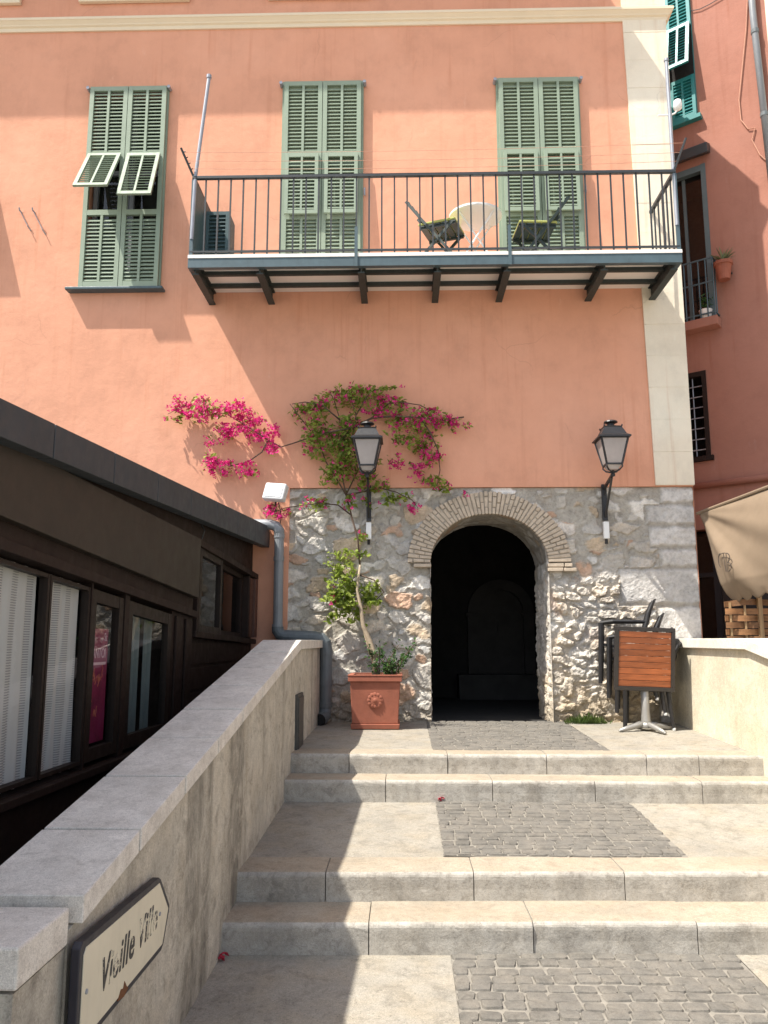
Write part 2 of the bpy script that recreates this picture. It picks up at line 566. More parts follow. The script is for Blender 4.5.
def make_poster():
    m, nt, b = new_mat('magenta_poster_print')
    g = NG(nt)
    n1 = g.noise(9, 7, 0.7, (1, 1, 0.8))
    c = g.ramp(n1, [(0.35, (0.12, 0.004, 0.03)), (0.5, (0.22, 0.008, 0.06)), (0.64, (0.20, 0.012, 0.075)), (0.72, (0.32, 0.12, 0.06))])
    g.l(c, b.inputs['Base Color'])
    b.inputs['Roughness'].default_value = 0.6
    return m


def make_ink():
    """worn lettering: the paint has flaked away in patches"""
    m, nt, b = new_mat('flaked_black_lettering')
    g = NG(nt)
    n1 = g.noise(9, 8, 0.75, (1, 1, 1), (2, 6, 3))
    c = g.ramp(n1, [(0.53, (0.035, 0.034, 0.036)), (0.57, (0.66, 0.61, 0.475))])
    g.l(c, b.inputs['Base Color'])
    b.inputs['Roughness'].default_value = 0.55
    return m


m_curt = make_curtain()
m_lglass = make_lantern_glass()
m_poster = make_poster()
m_letter = make_ink()

# ------------------------------------------------------------------ numpy noise for the rubble wall
def _hash(ix, iy, seed):
    h = (ix.astype(np.int64) * 374761393 + iy.astype(np.int64) * 668265263 + seed * 974634777) & 0xFFFFFFFF
    h = ((h ^ (h >> 13)) * 1274126177) & 0xFFFFFFFF
    h = h ^ (h >> 16)
    return (h & 0xFFFFFF) / float(0x1000000)


def vnoise(x, y, seed=0):
    ix, iy = np.floor(x), np.floor(y)
    fx, fy = x - ix, y - iy
    fx, fy = fx * fx * (3 - 2 * fx), fy * fy * (3 - 2 * fy)
    a = _hash(ix, iy, seed); b = _hash(ix + 1, iy, seed)
    c = _hash(ix, iy + 1, seed); d = _hash(ix + 1, iy + 1, seed)
    return (a * (1 - fx) + b * fx) * (1 - fy) + (c * (1 - fx) + d * fx) * fy


def fbm(x, y, o=5, seed=0):
    t, a, s = 0, 0.5, 0.0
    for k in range(o):
        t = t + a * vnoise(x * 2 ** k, y * 2 ** k, seed + k * 17)
        s += a
        a *= 0.55
    return t / s


def worley(x, y, seed=0):
    ix, iy = np.floor(x), np.floor(y)
    f1 = np.full(x.shape, 9.0); f2 = np.full(x.shape, 9.0); cid = np.zeros(x.shape)
    for dx in (-1, 0, 1):
        for dy in (-1, 0, 1):
            cx, cy = ix + dx, iy + dy
            px = cx + 0.12 + 0.76 * _hash(cx, cy, seed + 1)
            py = cy + 0.14 + 0.72 * _hash(cx, cy, seed + 2)
            r = 0.85 + 0.4 * _hash(cx, cy, seed + 3)
            d = np.sqrt((x - px) ** 2 + (y - py) ** 2) / r
            new = d < f1
            f2 = np.where(new, f1, np.minimum(f2, d))
            cid = np.where(new, _hash(cx, cy, seed + 4), cid)
            f1 = np.where(new, d, f1)
    return f1, f2, cid


PAL = np.array([(0.55, 0.52, 0.47), (0.50, 0.465, 0.41), (0.46, 0.435, 0.40), (0.60, 0.57, 0.52), (0.54, 0.48, 0.40),
                (0.46, 0.31, 0.22), (0.42, 0.39, 0.345), (0.57, 0.53, 0.48), (0.50, 0.40, 0.29), (0.63, 0.61, 0.57), (0.49, 0.45, 0.40)])


def rubble_fields(u, v, lower):
    """height (outwards) and colour of a rubble wall at wall coordinates u, v; lower = 0..1 rough pale foot, whitened further to add sunlight"""
    du = (fbm(u * 2.6, v * 2.6, 4, 5) - 0.5) * 0.22 + (fbm(u * 11, v * 11, 3, 55) - 0.5) * 0.05
    dv = (fbm(u * 2.6 + 40, v * 2.6, 4, 9) - 0.5) * 0.20 + (fbm(u * 11 + 9, v * 11, 3, 59) - 0.5) * 0.05
    f1, f2, cid = worley((u + du) * 3.1, (v + dv) * 4.6, 21)
    g1, g2, cid2 = worley((u + du + 3.7) * 6.4, (v + dv) * 9.2, 51)
    fine = fbm(u * 9, v * 9, 6, 31)
    fine2 = fbm(u * 30, v * 30, 4, 77)
    rag = (fine - 0.5) * 0.22 + (fine2 - 0.5) * 0.10

    def sm(e, a, w):
        m = np.clip((e + rag - a) / w, 0, 1)
        return m * m * (3 - 2 * m)
    big = sm(f2 - f1, 0.20, 0.14) * (cid > 0.16)
    small = sm(g2 - g1, 0.20, 0.16) * (cid2 > 0.38)
    fill = (1 - big) * small
    h = big * (0.008 + 0.018 * cid) * (0.4 + 1.2 * fine) + fill * (0.006 + 0.014 * cid2) + (fine - 0.5) * 0.022 + (fine2 - 0.5) * 0.012
    ridge = 1 - np.abs(2 * fbm(u * 4.5 + v * 1.5, v * 5.5, 6, 3) - 1) * 2.2
    ridge2 = 1 - np.abs(2 * fbm(u * 11, v * 12 + u * 3, 5, 13) - 1) * 2.0
    k1, k2, cid3 = worley((u + du * 1.3 + 1.9) * 5.2, (v + dv * 1.3) * 9.0, 83)
    cell = sm(k2 - k1, 0.16, 0.22)
    hl = cell * (0.016 + 0.026 * cid3) * (0.5 + fine) + 0.018 * ridge + 0.014 * ridge2 + (fine2 - 0.5) * 0.022 - 0.006
    h = h * (1 - lower) + hl * lower
    k = (cid * 997.0 % 1.0 * len(PAL)).astype(int) % len(PAL)
    blotch = fbm(u * 5 + 3, v * 5, 5, 71)
    col = 1.13 * PAL[k] * (0.85 + 0.3 * (cid * 131.7 % 1.0))[..., None] * (0.70 + 0.6 * blotch)[..., None]
    col2 = PAL[((cid2 * 613.0 % 1.0) * len(PAL)).astype(int) % len(PAL)] * (0.8 + 0.4 * blotch)[..., None]
    mort = np.array((0.42, 0.39, 0.34)) * (0.72 + 0.56 * fine)[..., None]
    c = col2 * fill[..., None] + mort * (1 - fill[..., None])
    c = col * big[..., None] + (1 - big[..., None]) * c
    white = np.array((0.62, 0.585, 0.53)) * (0.72 + 0.56 * blotch)[..., None]  # pale stone, its colour raised to stand in for stronger sunlight
    tan = np.array((0.50, 0.41, 0.29)) * (0.75 + 0.5 * fine)[..., None]
    wb = np.clip((v - 0.25 + (blotch - 0.5) * 0.9) / 0.5, 0, 1)[..., None]
    ochre = np.array((0.56, 0.46, 0.34))
    tone = np.clip((cid3 - 0.55) / 0.3, 0, 1)[..., None]
    white = white * (1 - tone * 0.6) + ochre * tone * 0.6
    white = white * (0.80 + 0.20 * cell + 0.12 * (cid3 - 0.5))[..., None]
    low = (white * wb + tan * (1 - wb)) * 0.85 + col * 0.15
    c = c * (1 - 0.85 * lower[..., None]) + low * 0.85 * lower[..., None]
    foot_dark = np.clip((0.30 - v + (fine - 0.5) * 0.5) / 0.3, 0, 1)[..., None]  # darker towards the wall foot, with a ragged upper edge
    c = c * (1 - 0.40 * foot_dark)
    return h, c


def grid_obj(name, P, Cc, keep, mat, parent, smooth=False):
    ni, nj = P.shape[:2]
    idx = np.arange(ni * nj).reshape(ni, nj)
    q = np.stack([idx[:-1, :-1], idx[:-1, 1:], idx[1:, 1:], idx[1:, :-1]], -1)[keep]
    me = bpy.data.meshes.new(name)
    o0 = np.array(ROOT.get(parent.name, (0, 0, 0)))
    used = np.unique(q)
    remap = -np.ones(ni * nj, int)
    remap[used] = np.arange(len(used))
    V = (P.reshape(-1, 3) - o0)[used]
    me.from_pydata(V.tolist(), [], remap[q].tolist())
    at = me.color_attributes.new('stone', 'FLOAT_COLOR', 'POINT')
    ca = np.concatenate([Cc.reshape(-1, 3)[used], np.ones((len(used), 1))], 1).astype(np.float32)
    at.data.foreach_set('color', ca.ravel())
    me.materials.append(mat)
    me.polygons.foreach_set('use_smooth', [smooth] * len(me.polygons))
    me.update()
    o = bpy.data.objects.new(name, me)
    COL.objects.link(o)
    o.parent = parent
    ROOT[o.name] = tuple(o0)
    return o


# =================================================================================================== GROUND AND STAIRS
def ss(x, YL, YR):
    """a stair edge runs a hair askew to the house front"""
    return YL + (YR - YL) * (x + 0.8) / 4.2


E1 = (-2.225, -2.275)
E2 = (-2.555, -2.535)
E3 = (-4.285, -4.17)
E4 = (-4.64, -4.545)
RISE = 0.17
XL, XR = -1.05, 3.30

g = MB()
g.add([(-300, -300, -1.02), (300, -300, -1.02), (300, 300, -1.02), (-300, 300, -1.02)], [(0, 1, 2, 3)])
tag(g.build('ground', m_ground), kind='structure')

g = MB()   # paved street in front of (and behind) the camera, sloping gently down from the lowest step


def low_z(y):
    return -0.76 + (y + 4.6) * 0.028


def sheet(mb, xa, xb, y0f, y1f, z0, z1, n=10):
    P = []
    for i in range(n + 1):
        x = xa + (xb - xa) * i / n
        P.append([(x, y0f(x), z0), (x, y1f(x), z1)])
    mb.grid(P)


CB0, CB1 = 0.475, 2.06
for xa, xb in ((-2.2, CB0), (CB1, 7.0)):
    sheet(g, xa, xb, lambda x: -4.45, lambda x: -13.0, low_z(-4.45), low_z(-13.0))
tag(g.build('street_paving', m_pave), kind='structure')

g = MB()
for xa, xb in ((XL, CB0), (CB1, XR + 0.05)):
    sheet(g, xa, xb, lambda x: ss(x, *E2) + 0.1, lambda x: ss(x, *E3) + 0.33, -0.34, -0.4235)
tag(g.build('middle_landing', m_pave), kind='structure')
g = MB()
for xa, xb in ((-1.6, CB0), (CB1, XR + 0.05)):
    sheet(g, xa, xb, lambda x: 0.12, lambda x: ss(x, *E1) + 0.27, 0.05, -0.0045)
tag(g.build('top_landing', m_pave), kind='structure')


def cobbles(name, y0, y1, zf, label):
    mb = MB()
    rr = random.Random(hash(name) % 1000 + int(y0 * 10))
    mb.add([(CB0, y0, zf(y0) - 0.004), (CB1, y0, zf(y0) - 0.004), (CB1, y1, zf(y1) - 0.004), (CB0, y1, zf(y1) - 0.004)], [(0, 1, 2, 3)], 1)
    y = y0
    while y > y1 + 0.02:
        d = rr.uniform(0.085, 0.11)
        if y - d < y1:
            d = y - y1
        x = CB0 + rr.uniform(-0.06, 0.0)
        ph = rr.uniform(0, 6)
        while x < CB1 - 0.01:
            w = rr.uniform(0.095, 0.15)
            xa, xb = max(x, CB0), min(x + w, CB1)
            if xb - xa > 0.035:
                gp = rr.uniform(0.002, 0.0045)
                wob = 0.012 * math.sin(x * 5 + ph)
                base, tp = [], []
                cx, cyy = (xa + xb) / 2, y - d / 2 + wob
                hx, hy = (xb - xa) / 2 - gp, d / 2 - gp
                top = rr.uniform(0.002, 0.007)
                tx, ty = rr.uniform(-0.03, 0.03), rr.uniform(-0.04, 0.04)
                nseg = 8
                for k in range(nseg):
                    a = PI / 8 + 2 * PI * k / nseg
                    sx, sy = ((1, .72), (.8, 1), (-.8, 1), (-1, .72), (-1, -.72), (-.8, -1), (.8, -1), (1, -.72))[k]
                    sx = sx * hx + rr.uniform(-0.005, 0.005)
                    sy = sy * hy + rr.uniform(-0.005, 0.005)
                    zz = zf(cyy + sy)
                    base.append((cx + sx, cyy + sy, zz - 0.006))
                    tp.append((cx + sx * 0.92, cyy + sy * 0.89, zz + top + tx * sx + ty * sy))
                vs = base + tp + [(cx, cyy, zf(cyy) + top + 0.004)]
                fs = [(k, (k + 1) % nseg, nseg + (k + 1) % nseg, nseg + k) for k in range(nseg)]
                fs += [(nseg + k, nseg + (k + 1) % nseg, 2 * nseg) for k in range(nseg)]
                mb.add(vs, fs, 0)
            x += w
        y -= d
    o = mb.build(name, [m_cob, m_cobj])
    return tag(o, kind='structure')


cobbles('cobblestone_path', -4.56, -9.6, low_z, '')
cobbles('cobblestone_path', -2.53, -3.895, lambda y: -0.34 + (y + 2.55) * 0.0565, '')
cobbles('cobblestone_path', 0.1, -1.99, lambda y: 0.046 + (y - 0.1) * 0.0235, '')


def step_row(E, ztop, depth, joints_px, drop, name='stone_step', xr=XR, seed=0):
    """a row of long kerb-like slabs with a rounded nosing; joints where the photo shows them"""
    rr = random.Random(seed)
    mb = MB()
    xs = [XL]
    for px, py in joints_px:
        p = on_plane(px, py, (0, 0, 1), (0, 0, ztop - 0.05))
        xs.append(float(p[0]))
    xs.append(xr)
    rnd_ = 0.034
    for a, b in zip(xs[:-1], xs[1:]):
        gap = 0.003
        n = max(3, int((b - a) / 0.05))
        dz, dy = rr.uniform(-0.003, 0.003), rr.uniform(-0.005, 0.005)
        prof = [(depth, 0.0), (depth * 0.5, 0.0), (rnd_ * 1.3, 0.0)]
        for k in range(5):
            t = PI / 2 * (k + 0.5) / 5
            prof.append((rnd_ * (1 - math.sin(t)), -rnd_ * (1 - math.cos(t))))
        prof += [(0.0, -rnd_ - 0.012), (0.003, -drop * 0.6), (0.002, -drop - 0.02), (depth, -drop - 0.02)]
        P, M = [], []
        for i in range(n + 1):
            x = a + gap + (b - a - 2 * gap) * i / n
            e0 = 1 - min(1, min(i, n - i) / 0.8)
            row = []
            for j, (py_, pz_) in enumerate(prof):
                nz = (rr.random() - 0.5) * 0.0026 if 1 < j < len(prof) - 2 else 0
                row.append((x, ss(x, *E) + py_ + dy + nz * 0.8 + (0.003 * e0 if 1 < j < len(prof) - 2 else 0), ztop + pz_ + dz + nz * 0.6 - (0.002 * e0 if j < 8 else 0)))
            P.append(row)
        ni, nj = len(P), len(P[0])
        vs = [p for r in P for p in r]
        fs, mi = [], []
        for i in range(ni - 1):
            for j in range(nj):
                j2 = (j + 1) % nj
                fs.append((i * nj + j, i * nj + j2, (i + 1) * nj + j2, (i + 1) * nj + j))
                mi.append(1 if j < 4 else 0)
        fs.append(tuple(range(nj)))
        mi.append(0)
        fs.append(tuple((ni - 1) * nj + j for j in range(nj))[::-1])
        mi.append(0)
        mb.add(vs, fs, mi)
    # dirt packed in the joints
    for x in xs[1:-1]:
        y = ss(x, *E)
        mb.box(x - 0.006, x + 0.006, y + 0.035, y + depth - 0.01, ztop - drop, ztop - 0.012, 2)
    o = mb.build(name, [m_step, m_tread, m_joint])
    return tag(o, kind='structure')


step_row(E1, 0.0, 0.30, [(347, 764), (449, 764), (551, 764), (653, 764), (706, 764)], RISE, seed=1)
step_row(E2, -0.17, 0.40, [(385, 791), (495, 791), (600, 791), (709, 791)], RISE, seed=2)
step_row(E3, -0.42, 0.34, [(323, 888), (476, 888), (632, 888)], RISE, seed=3)
step_row(E4, -0.59, 0.46, [(368, 938), (536, 938), (704, 938)], RISE, seed=4)
g = MB()
g.box(XL, XR, -2.1, 0.1, -1.0, -0.02)
g.box(XL, XR, -4.1, -2.3, -1.0, -0.43)
tag(g.build('stair_core', m_joint), kind='structure')

# right-hand terrace behind the cream parapet
g = MB()
g.add([(3.3, -13, -0.2), (14, -13, -0.2), (14, 3, -0.2), (3.3, 3, -0.2)], [(0, 1, 2, 3)])
g.add([(3.34, -2.2, 0.02), (14, -2.2, 0.02), (14, 1.2, 0.02), (3.34, 1.2, 0.02)], [(0, 1, 2, 3)])
g.add([(3.34, -2.2, 0.02), (14, -2.2, 0.02), (14, -2.2, -0.2), (3.34, -2.2, -0.2)], [(0, 1, 2, 3)])
tag(g.build('terrace', m_pave), kind='structure')

# =================================================================================================== THE PINK HOUSE
house = thing('pink_house', 'salmon pink house with sage shutters, long balcony and rubble stone base', 'house', (1.0, 0.0, 0.0))
WX0, WX1, WZ0, WZ1 = -3.83, -2.83, 5.31, 8.09        # the open window
SX = -1.135                                            # stone starts here
ZS = 2.77
ROOF_Z = 10.3
LOW_Z, LOW_X = 9.5, 2.1                                # unseen low right end, shaped to let sun onto the rose house

w = MB()
xs = [-10.0, WX0, WX1, SX, 3.66]
zs = [-1.0, ZS, WZ0, WZ1, ROOF_Z]
for i in range(4):
    for j in range(4):
        if i == 1 and j == 2:
            continue
        if i == 3 and j == 0:
            continue
        zt = zs[j + 1]
        if i == 3 and j == 3:
            w.add([(xs[i], 0, zs[j]), (LOW_X, 0, zs[j]), (LOW_X, 0, zt), (xs[i], 0, zt)], [(0, 1, 2, 3)])
            w.add([(LOW_X, 0, zs[j]), (3.66, 0, zs[j]), (3.66, 0, LOW_Z), (LOW_X, 0, LOW_Z)], [(0, 1, 2, 3)])
            continue
        w.add([(xs[i], 0, zs[j]), (xs[i + 1], 0, zs[j]), (xs[i + 1], 0, zt), (xs[i], 0, zt)], [(0, 1, 2, 3)])
for (a, b, c, d) in ((WX0, WX0, WZ0, WZ1), (WX1, WX1, WZ0, WZ1)):
    w.add([(a, 0, c), (a, 0.25, c), (a, 0.25, d), (a, 0, d)], [(0, 1, 2, 3)])
for z in (WZ0, WZ1):
    w.add([(WX0, 0, z), (WX1, 0, z), (WX1, 0.25, z), (WX0, 0.25, z)], [(0, 1, 2, 3)])
w.add([(SX, 0, ZS), (3.66, 0, ZS), (3.66, 0.12, ZS), (SX, 0.12, ZS)], [(0, 1, 2, 3)])
w.add([(SX, 0, -1), (SX, 0.12, -1), (SX, 0.12, ZS), (SX, 0, ZS)], [(0, 1, 2, 3)])
w.add([(3.66, 0, -1), (3.66, 7, -1), (3.66, 7, LOW_Z), (3.66, 0, LOW_Z)], [(0, 1, 2, 3)])
w.add([(LOW_X, 0, LOW_Z), (LOW_X, 7, LOW_Z), (LOW_X, 7, ROOF_Z), (LOW_X, 0, ROOF_Z)], [(0, 1, 2, 3)])
w.add([(LOW_X, 0, LOW_Z), (3.66, 0, LOW_Z), (3.66, 7, LOW_Z), (LOW_X, 7, LOW_Z)], [(0, 1, 2, 3)])
w.add([(-10, 0, -1), (-10, 7, -1), (-10, 7, ROOF_Z), (-10, 0, ROOF_Z)], [(0, 1, 2, 3)])
w.add([(-10, 7, -1), (3.66, 7, -1), (3.66, 7, LOW_Z), (-10, 7, LOW_Z)], [(0, 1, 2, 3)])
w.add([(-10, 7, LOW_Z), (LOW_X, 7, LOW_Z), (LOW_X, 7, ROOF_Z), (-10, 7, ROOF_Z)], [(0, 1, 2, 3)])
w.build('wall', m_pink, house, fixn=False)

# darker storey above the cornice is the same plaster; roof with its overhang
rf = MB()
ov = 0.70
poly = [(-10.5, -ov, ROOF_Z), (2.35, -ov, ROOF_Z), (2.35, 7.2, ROOF_Z), (-10.5, 7.2, ROOF_Z)]
rf.prism(poly, (0, 0, 0.16))
rf.build('roof', m_terra, house)

# window room behind the open window
rm = MB()
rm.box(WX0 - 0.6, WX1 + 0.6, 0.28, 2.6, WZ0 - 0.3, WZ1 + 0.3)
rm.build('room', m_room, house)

# cornice ------------------------------------------------
co = MB()
prof = [(0.0, 8.955), (-0.022, 8.955), (-0.028, 8.985), (-0.028, 9.00), (-0.050, 9.015), (-0.055, 9.03), (-0.085, 9.065), (-0.095, 9.07), (-0.095, 9.105), (-0.085, 9.115), (0.0, 9.13)]
A = [(-10.0, y, z) for y, z in prof]
B = [(3.665 - y, y, z) for y, z in prof]
co.loft(A, B)
C2 = [(3.665 - y, 3.0, z) for y, z in prof]
B2 = [(3.665 - y, y, z) for y, z in prof]
co.loft(B2, C2)
co.build('cornice', m_cornice, house)

# frames below the windows of the next storey (their lower ends show at the very top)
for a, b in ((-25, 22), (80, 190), (268, 371), (478, 580)):
    xa, _ = onY(a, 2)
    xb, _ = onY(b, 2)
    s_ = MB()
    s_.box(xa, xb, -0.06, -0.002, 9.365, 9.49)
    s_.build('upper_sill', m_cornice, house, bevel=0.01)

# cream quoin strip at the corner ----------------------------
pl = MB()
zz = ZS + 0.015
nq = 0
while zz < LOW_Z - 0.01:
    z2 = min(zz + 0.40, LOW_Z)
    if not (8.94 < zz < 9.0):
        xa = 3.215 - (zz - ZS) * 0.0165
        xb = 3.215 - (z2 - ZS) * 0.0165
        off = 0.022 + (0.002 if nq % 2 else 0)
        pl.prism([(xa, -off, zz + 0.0018), (3.672, -off, zz + 0.0018), (3.672, -off, z2 - 0.0018), (xb, -off, z2 - 0.0018)], (0, 0.30, 0))
    zz = z2
    nq += 1
pl.box(3.22, 3.669, -0.0195, 0.2, ZS + 0.012, LOW_Z - 0.02)
pl.build('corner_pilaster', m_cream, house)

# ------------------------------------------------ rubble stone base with the arched passage
AXL, AXR, ZSPR = 0.535, 1.925, 1.865
ACX, AHW, ARISE = 1.23, 0.695, 0.585


def inside_arch(x, z, grow=0.0):
    a = (np.abs(x - ACX) < AHW + (grow if grow else 0)) & (z < ZSPR)
    e = ((x - ACX) / (AHW + grow)) ** 2 + ((z - ZSPR) / (ARISE + grow)) ** 2 < 1
    return a | (e & (z >= ZSPR))


st = 0.0125
nx = int(round((3.655 - SX) / st))
nz = int(round((ZS + 0.02) / st))
gx = np.concatenate([np.linspace(SX, AXL, int((AXL - SX) / st)), np.linspace(AXL, AXR, int((AXR - AXL) / st))[1:], np.linspace(AXR, 3.655, int((3.655 - AXR) / st))[1:]])
gz = np.linspace(-0.06, ZS - 0.004, nz)
U, V = np.meshgrid(gx, gz)
low = np.clip((U - 1.75) / 0.3, 0, 1) * np.clip((1.80 - V + (fbm(U * 3, V * 3, 3, 91) - 0.5) * 0.25) / 0.10, 0, 1)  # whitened sunlit part right of the arch, below the balcony shadow
low = np.maximum(low, np.clip((0.5 - V) / 0.4, 0, 1) * 0.5)
H, Cc = rubble_fields(U, V, low)
# dressed quoin blocks at the right corner
qz = np.array([0, 0.42, 0.86, 1.36, 1.80, 2.04, 2.30, 2.56, 2.80])
qw = np.array([0.52, 0.46, 0.50, 0.92, 0.44, 0.55, 0.58, 0.40, 0.4])
qi = np.clip(np.searchsorted(qz, V, 'right') - 1, 0, 7)
wob = (fbm(U * 7, V * 7, 4, 63) - 0.5) * 0.05
inq = (U > 3.655 - qw[qi] + wob)
d1 = np.minimum(np.minimum(V - qz[qi], qz[qi + 1] - V), (U - (3.655 - qw[qi])))
qm = np.clip((d1 + wob * 1.3 - 0.012) / 0.035, 0, 1) * inq
fq = fbm(U * 11, V * 11, 6, 12)
H = np.where(inq, qm * (0.012 + 0.020 * fq) + (fbm(U * 24, V * 24, 4, 15) - 0.5) * 0.012, H)
qc = np.array((0.60, 0.575, 0.54))[None, None] * (0.75 + 0.5 * fbm(U * 5, V * 5, 5, 44))[..., None] * (0.9 + 0.2 * (qi * 0.37 % 1.0))[..., None]
mo = np.array((0.40, 0.37, 0.325))
Cc = np.where(inq[..., None], qc * qm[..., None] + mo * (1 - qm[..., None]), Cc)
# thin flush line of mortar at the very top and round the opening
H = H * np.clip((ZS - V) / 0.05, 0.2, 1)
Pw = np.stack([U, 0.035 - H, V], -1)
cxm = (U[:-1, :-1] + U[1:, 1:]) / 2
czm = (V[:-1, :-1] + V[1:, 1:]) / 2
keep = ~(inside_arch(cxm, czm) | (inside_arch(cxm, czm, 0.10) & (czm > ZSPR)))
stone = grid_obj('stone_base', Pw, Cc, keep, m_rubble, house)

# reveals of the passage (jambs and vault), displaced the same way
path = []
for z in np.linspace(-0.05, ZSPR, 110):
    path.append((AXR, z, -1.0, 0.0))
for t in np.linspace(0, PI, 150)[1:-1]:
    path.append((ACX + AHW * math.cos(t), ZSPR + ARISE * math.sin(t), -math.cos(t), -math.sin(t)))
for z in np.linspace(ZSPR, -0.05, 110):
    path.append((AXL, z, 1.0, 0.0))
path = np.array(path)
s_acc = np.concatenate([[0], np.cumsum(np.hypot(np.diff(path[:, 0]), np.diff(path[:, 1])))])
yy = np.linspace(0.0, 0.95, 64)
SS, YY = np.meshgrid(s_acc, yy)
lowr = np.clip((1.8 - SS) / 0.2, 0, 1) * 0.8  # right jamb shares the sun-whitened foot colour
hr, cr = rubble_fields(YY + 7.3, SS, lowr)
fade = np.clip((YY - 0.0) / 0.05, 0, 1)
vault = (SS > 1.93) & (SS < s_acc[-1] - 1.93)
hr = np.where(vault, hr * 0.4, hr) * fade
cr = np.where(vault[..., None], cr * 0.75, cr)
px_ = np.broadcast_to(path[:, 0], SS.shape) + hr * path[:, 2] * 0.6
pz_ = np.broadcast_to(path[:, 1], SS.shape) + hr * path[:, 3] * 0.6
Pr = np.stack([px_, YY - 0.004, pz_], -1)
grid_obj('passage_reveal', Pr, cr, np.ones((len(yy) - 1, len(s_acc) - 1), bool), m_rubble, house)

# brick arch: mortar ring, then bricks one by one
ba = MB()
NB = 200
outer_r = 0.262
P = []
for k in range(NB + 1):
    t = PI * k / NB
    ca, sa = math.cos(t), math.sin(t)
    P.append([(ACX + (AHW + r) * ca, y, ZSPR + (ARISE + r) * sa) for r, y in ((0.0, 0.05), (0.0, -0.022), (outer_r - 0.012, -0.022), (outer_r - 0.012, 0.05))])
ba.grid(P)
ba.build('brick_arch_bedding', m_mortar, house)
bk = MB()
br = random.Random(3)
# arc length table along the middle of the ring
tt = np.linspace(0, PI, 2000)
mx_, mz_ = (AHW + 0.13) * np.cos(tt), (ARISE + 0.13) * np.sin(tt)
al = np.concatenate([[0], np.cumsum(np.hypot(np.diff(mx_), np.diff(mz_)))])
N = 50
for k in range(N):
    a0, a1 = al[-1] * k / N, al[-1] * (k + 1) / N
    t0, t1 = np.interp([a0 + 0.006, a1 - 0.006], al, tt)
    if k % 2 == 0:
        cuts = [(-0.006, 0.125), (0.137, outer_r)]
    else:
        cuts = [(-0.006, 0.065), (0.077, 0.195), (0.207, outer_r)]
    if br.random() < 0.3:
        cuts = [(-0.006, outer_r + br.uniform(-0.02, 0.01))]
    for r0, r1 in cuts:
        y0 = -0.036 + br.uniform(-0.008, 0.008)
        q = []
        for t_, r_ in ((t0, r0), (t1, r0), (t1, r1), (t0, r1)):
            t_ += br.uniform(-0.003, 0.003)
            r_ += br.uniform(-0.004, 0.004)
            q.append((ACX + (AHW + r_) * math.cos(t_), y0 + br.uniform(-0.004, 0.004), ZSPR + (ARISE + r_) * math.sin(t_)))
        bk.prism(q, (0, 0.08, 0))
for side in (-1, 1):
    for k in range(1 if side < 0 else 2):
        z0 = ZSPR - 0.005 - 0.052 * (k + 1)
        x = AHW - 0.012
        xe = AHW + outer_r + (0.0 if side < 0 else (0.02 if k < 1 else 0.10)) - (0.02 if side < 0 else 0)
        while x < xe - 0.05:
            wdt = min(br.uniform(0.13, 0.22), xe - x)
            xa, xb = ACX + side * x, ACX + side * (x + wdt - 0.01)
            yb = -0.036 + br.uniform(-0.008, 0.008)
            bk.box(min(xa, xb), max(xa, xb), yb, 0.05, z0 + 0.006, z0 + 0.047)
            x += wdt
bk.build('brick_arch', m_brick, house, bevel=0.006, seg=2)

# passage behind the arch: walls, vault, floor, fountain niche at its end
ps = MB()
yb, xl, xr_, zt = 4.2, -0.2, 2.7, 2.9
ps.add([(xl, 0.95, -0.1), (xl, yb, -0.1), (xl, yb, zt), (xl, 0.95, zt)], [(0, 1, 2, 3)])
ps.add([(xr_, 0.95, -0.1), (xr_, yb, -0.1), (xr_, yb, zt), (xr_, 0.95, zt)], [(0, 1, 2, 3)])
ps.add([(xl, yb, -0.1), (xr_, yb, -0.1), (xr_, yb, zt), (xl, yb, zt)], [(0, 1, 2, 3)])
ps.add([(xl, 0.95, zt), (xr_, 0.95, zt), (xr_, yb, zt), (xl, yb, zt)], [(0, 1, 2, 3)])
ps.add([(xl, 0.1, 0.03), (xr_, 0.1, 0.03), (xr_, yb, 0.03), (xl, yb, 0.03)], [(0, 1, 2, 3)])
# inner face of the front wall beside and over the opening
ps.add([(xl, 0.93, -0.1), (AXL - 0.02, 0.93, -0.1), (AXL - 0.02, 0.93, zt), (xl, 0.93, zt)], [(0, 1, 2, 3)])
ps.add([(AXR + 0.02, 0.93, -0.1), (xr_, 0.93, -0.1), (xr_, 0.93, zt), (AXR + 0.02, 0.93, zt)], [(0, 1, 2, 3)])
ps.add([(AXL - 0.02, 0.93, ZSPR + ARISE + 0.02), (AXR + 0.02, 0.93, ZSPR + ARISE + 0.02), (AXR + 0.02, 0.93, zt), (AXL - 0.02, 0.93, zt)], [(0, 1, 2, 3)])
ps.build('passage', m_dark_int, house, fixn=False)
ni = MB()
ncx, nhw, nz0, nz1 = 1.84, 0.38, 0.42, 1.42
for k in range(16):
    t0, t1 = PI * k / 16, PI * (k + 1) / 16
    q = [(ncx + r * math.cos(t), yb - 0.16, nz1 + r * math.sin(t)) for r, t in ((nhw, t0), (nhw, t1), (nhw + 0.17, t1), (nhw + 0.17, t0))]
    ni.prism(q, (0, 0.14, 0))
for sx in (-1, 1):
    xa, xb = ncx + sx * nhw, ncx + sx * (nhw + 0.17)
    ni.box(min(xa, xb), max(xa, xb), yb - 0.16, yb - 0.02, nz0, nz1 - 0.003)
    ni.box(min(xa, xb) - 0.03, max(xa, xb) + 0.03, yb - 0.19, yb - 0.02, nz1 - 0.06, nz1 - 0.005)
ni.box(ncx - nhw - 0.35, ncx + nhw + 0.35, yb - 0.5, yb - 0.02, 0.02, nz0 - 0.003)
ni.box(ncx - nhw, ncx + nhw, yb - 0.05, yb - 0.01, nz0, nz1)
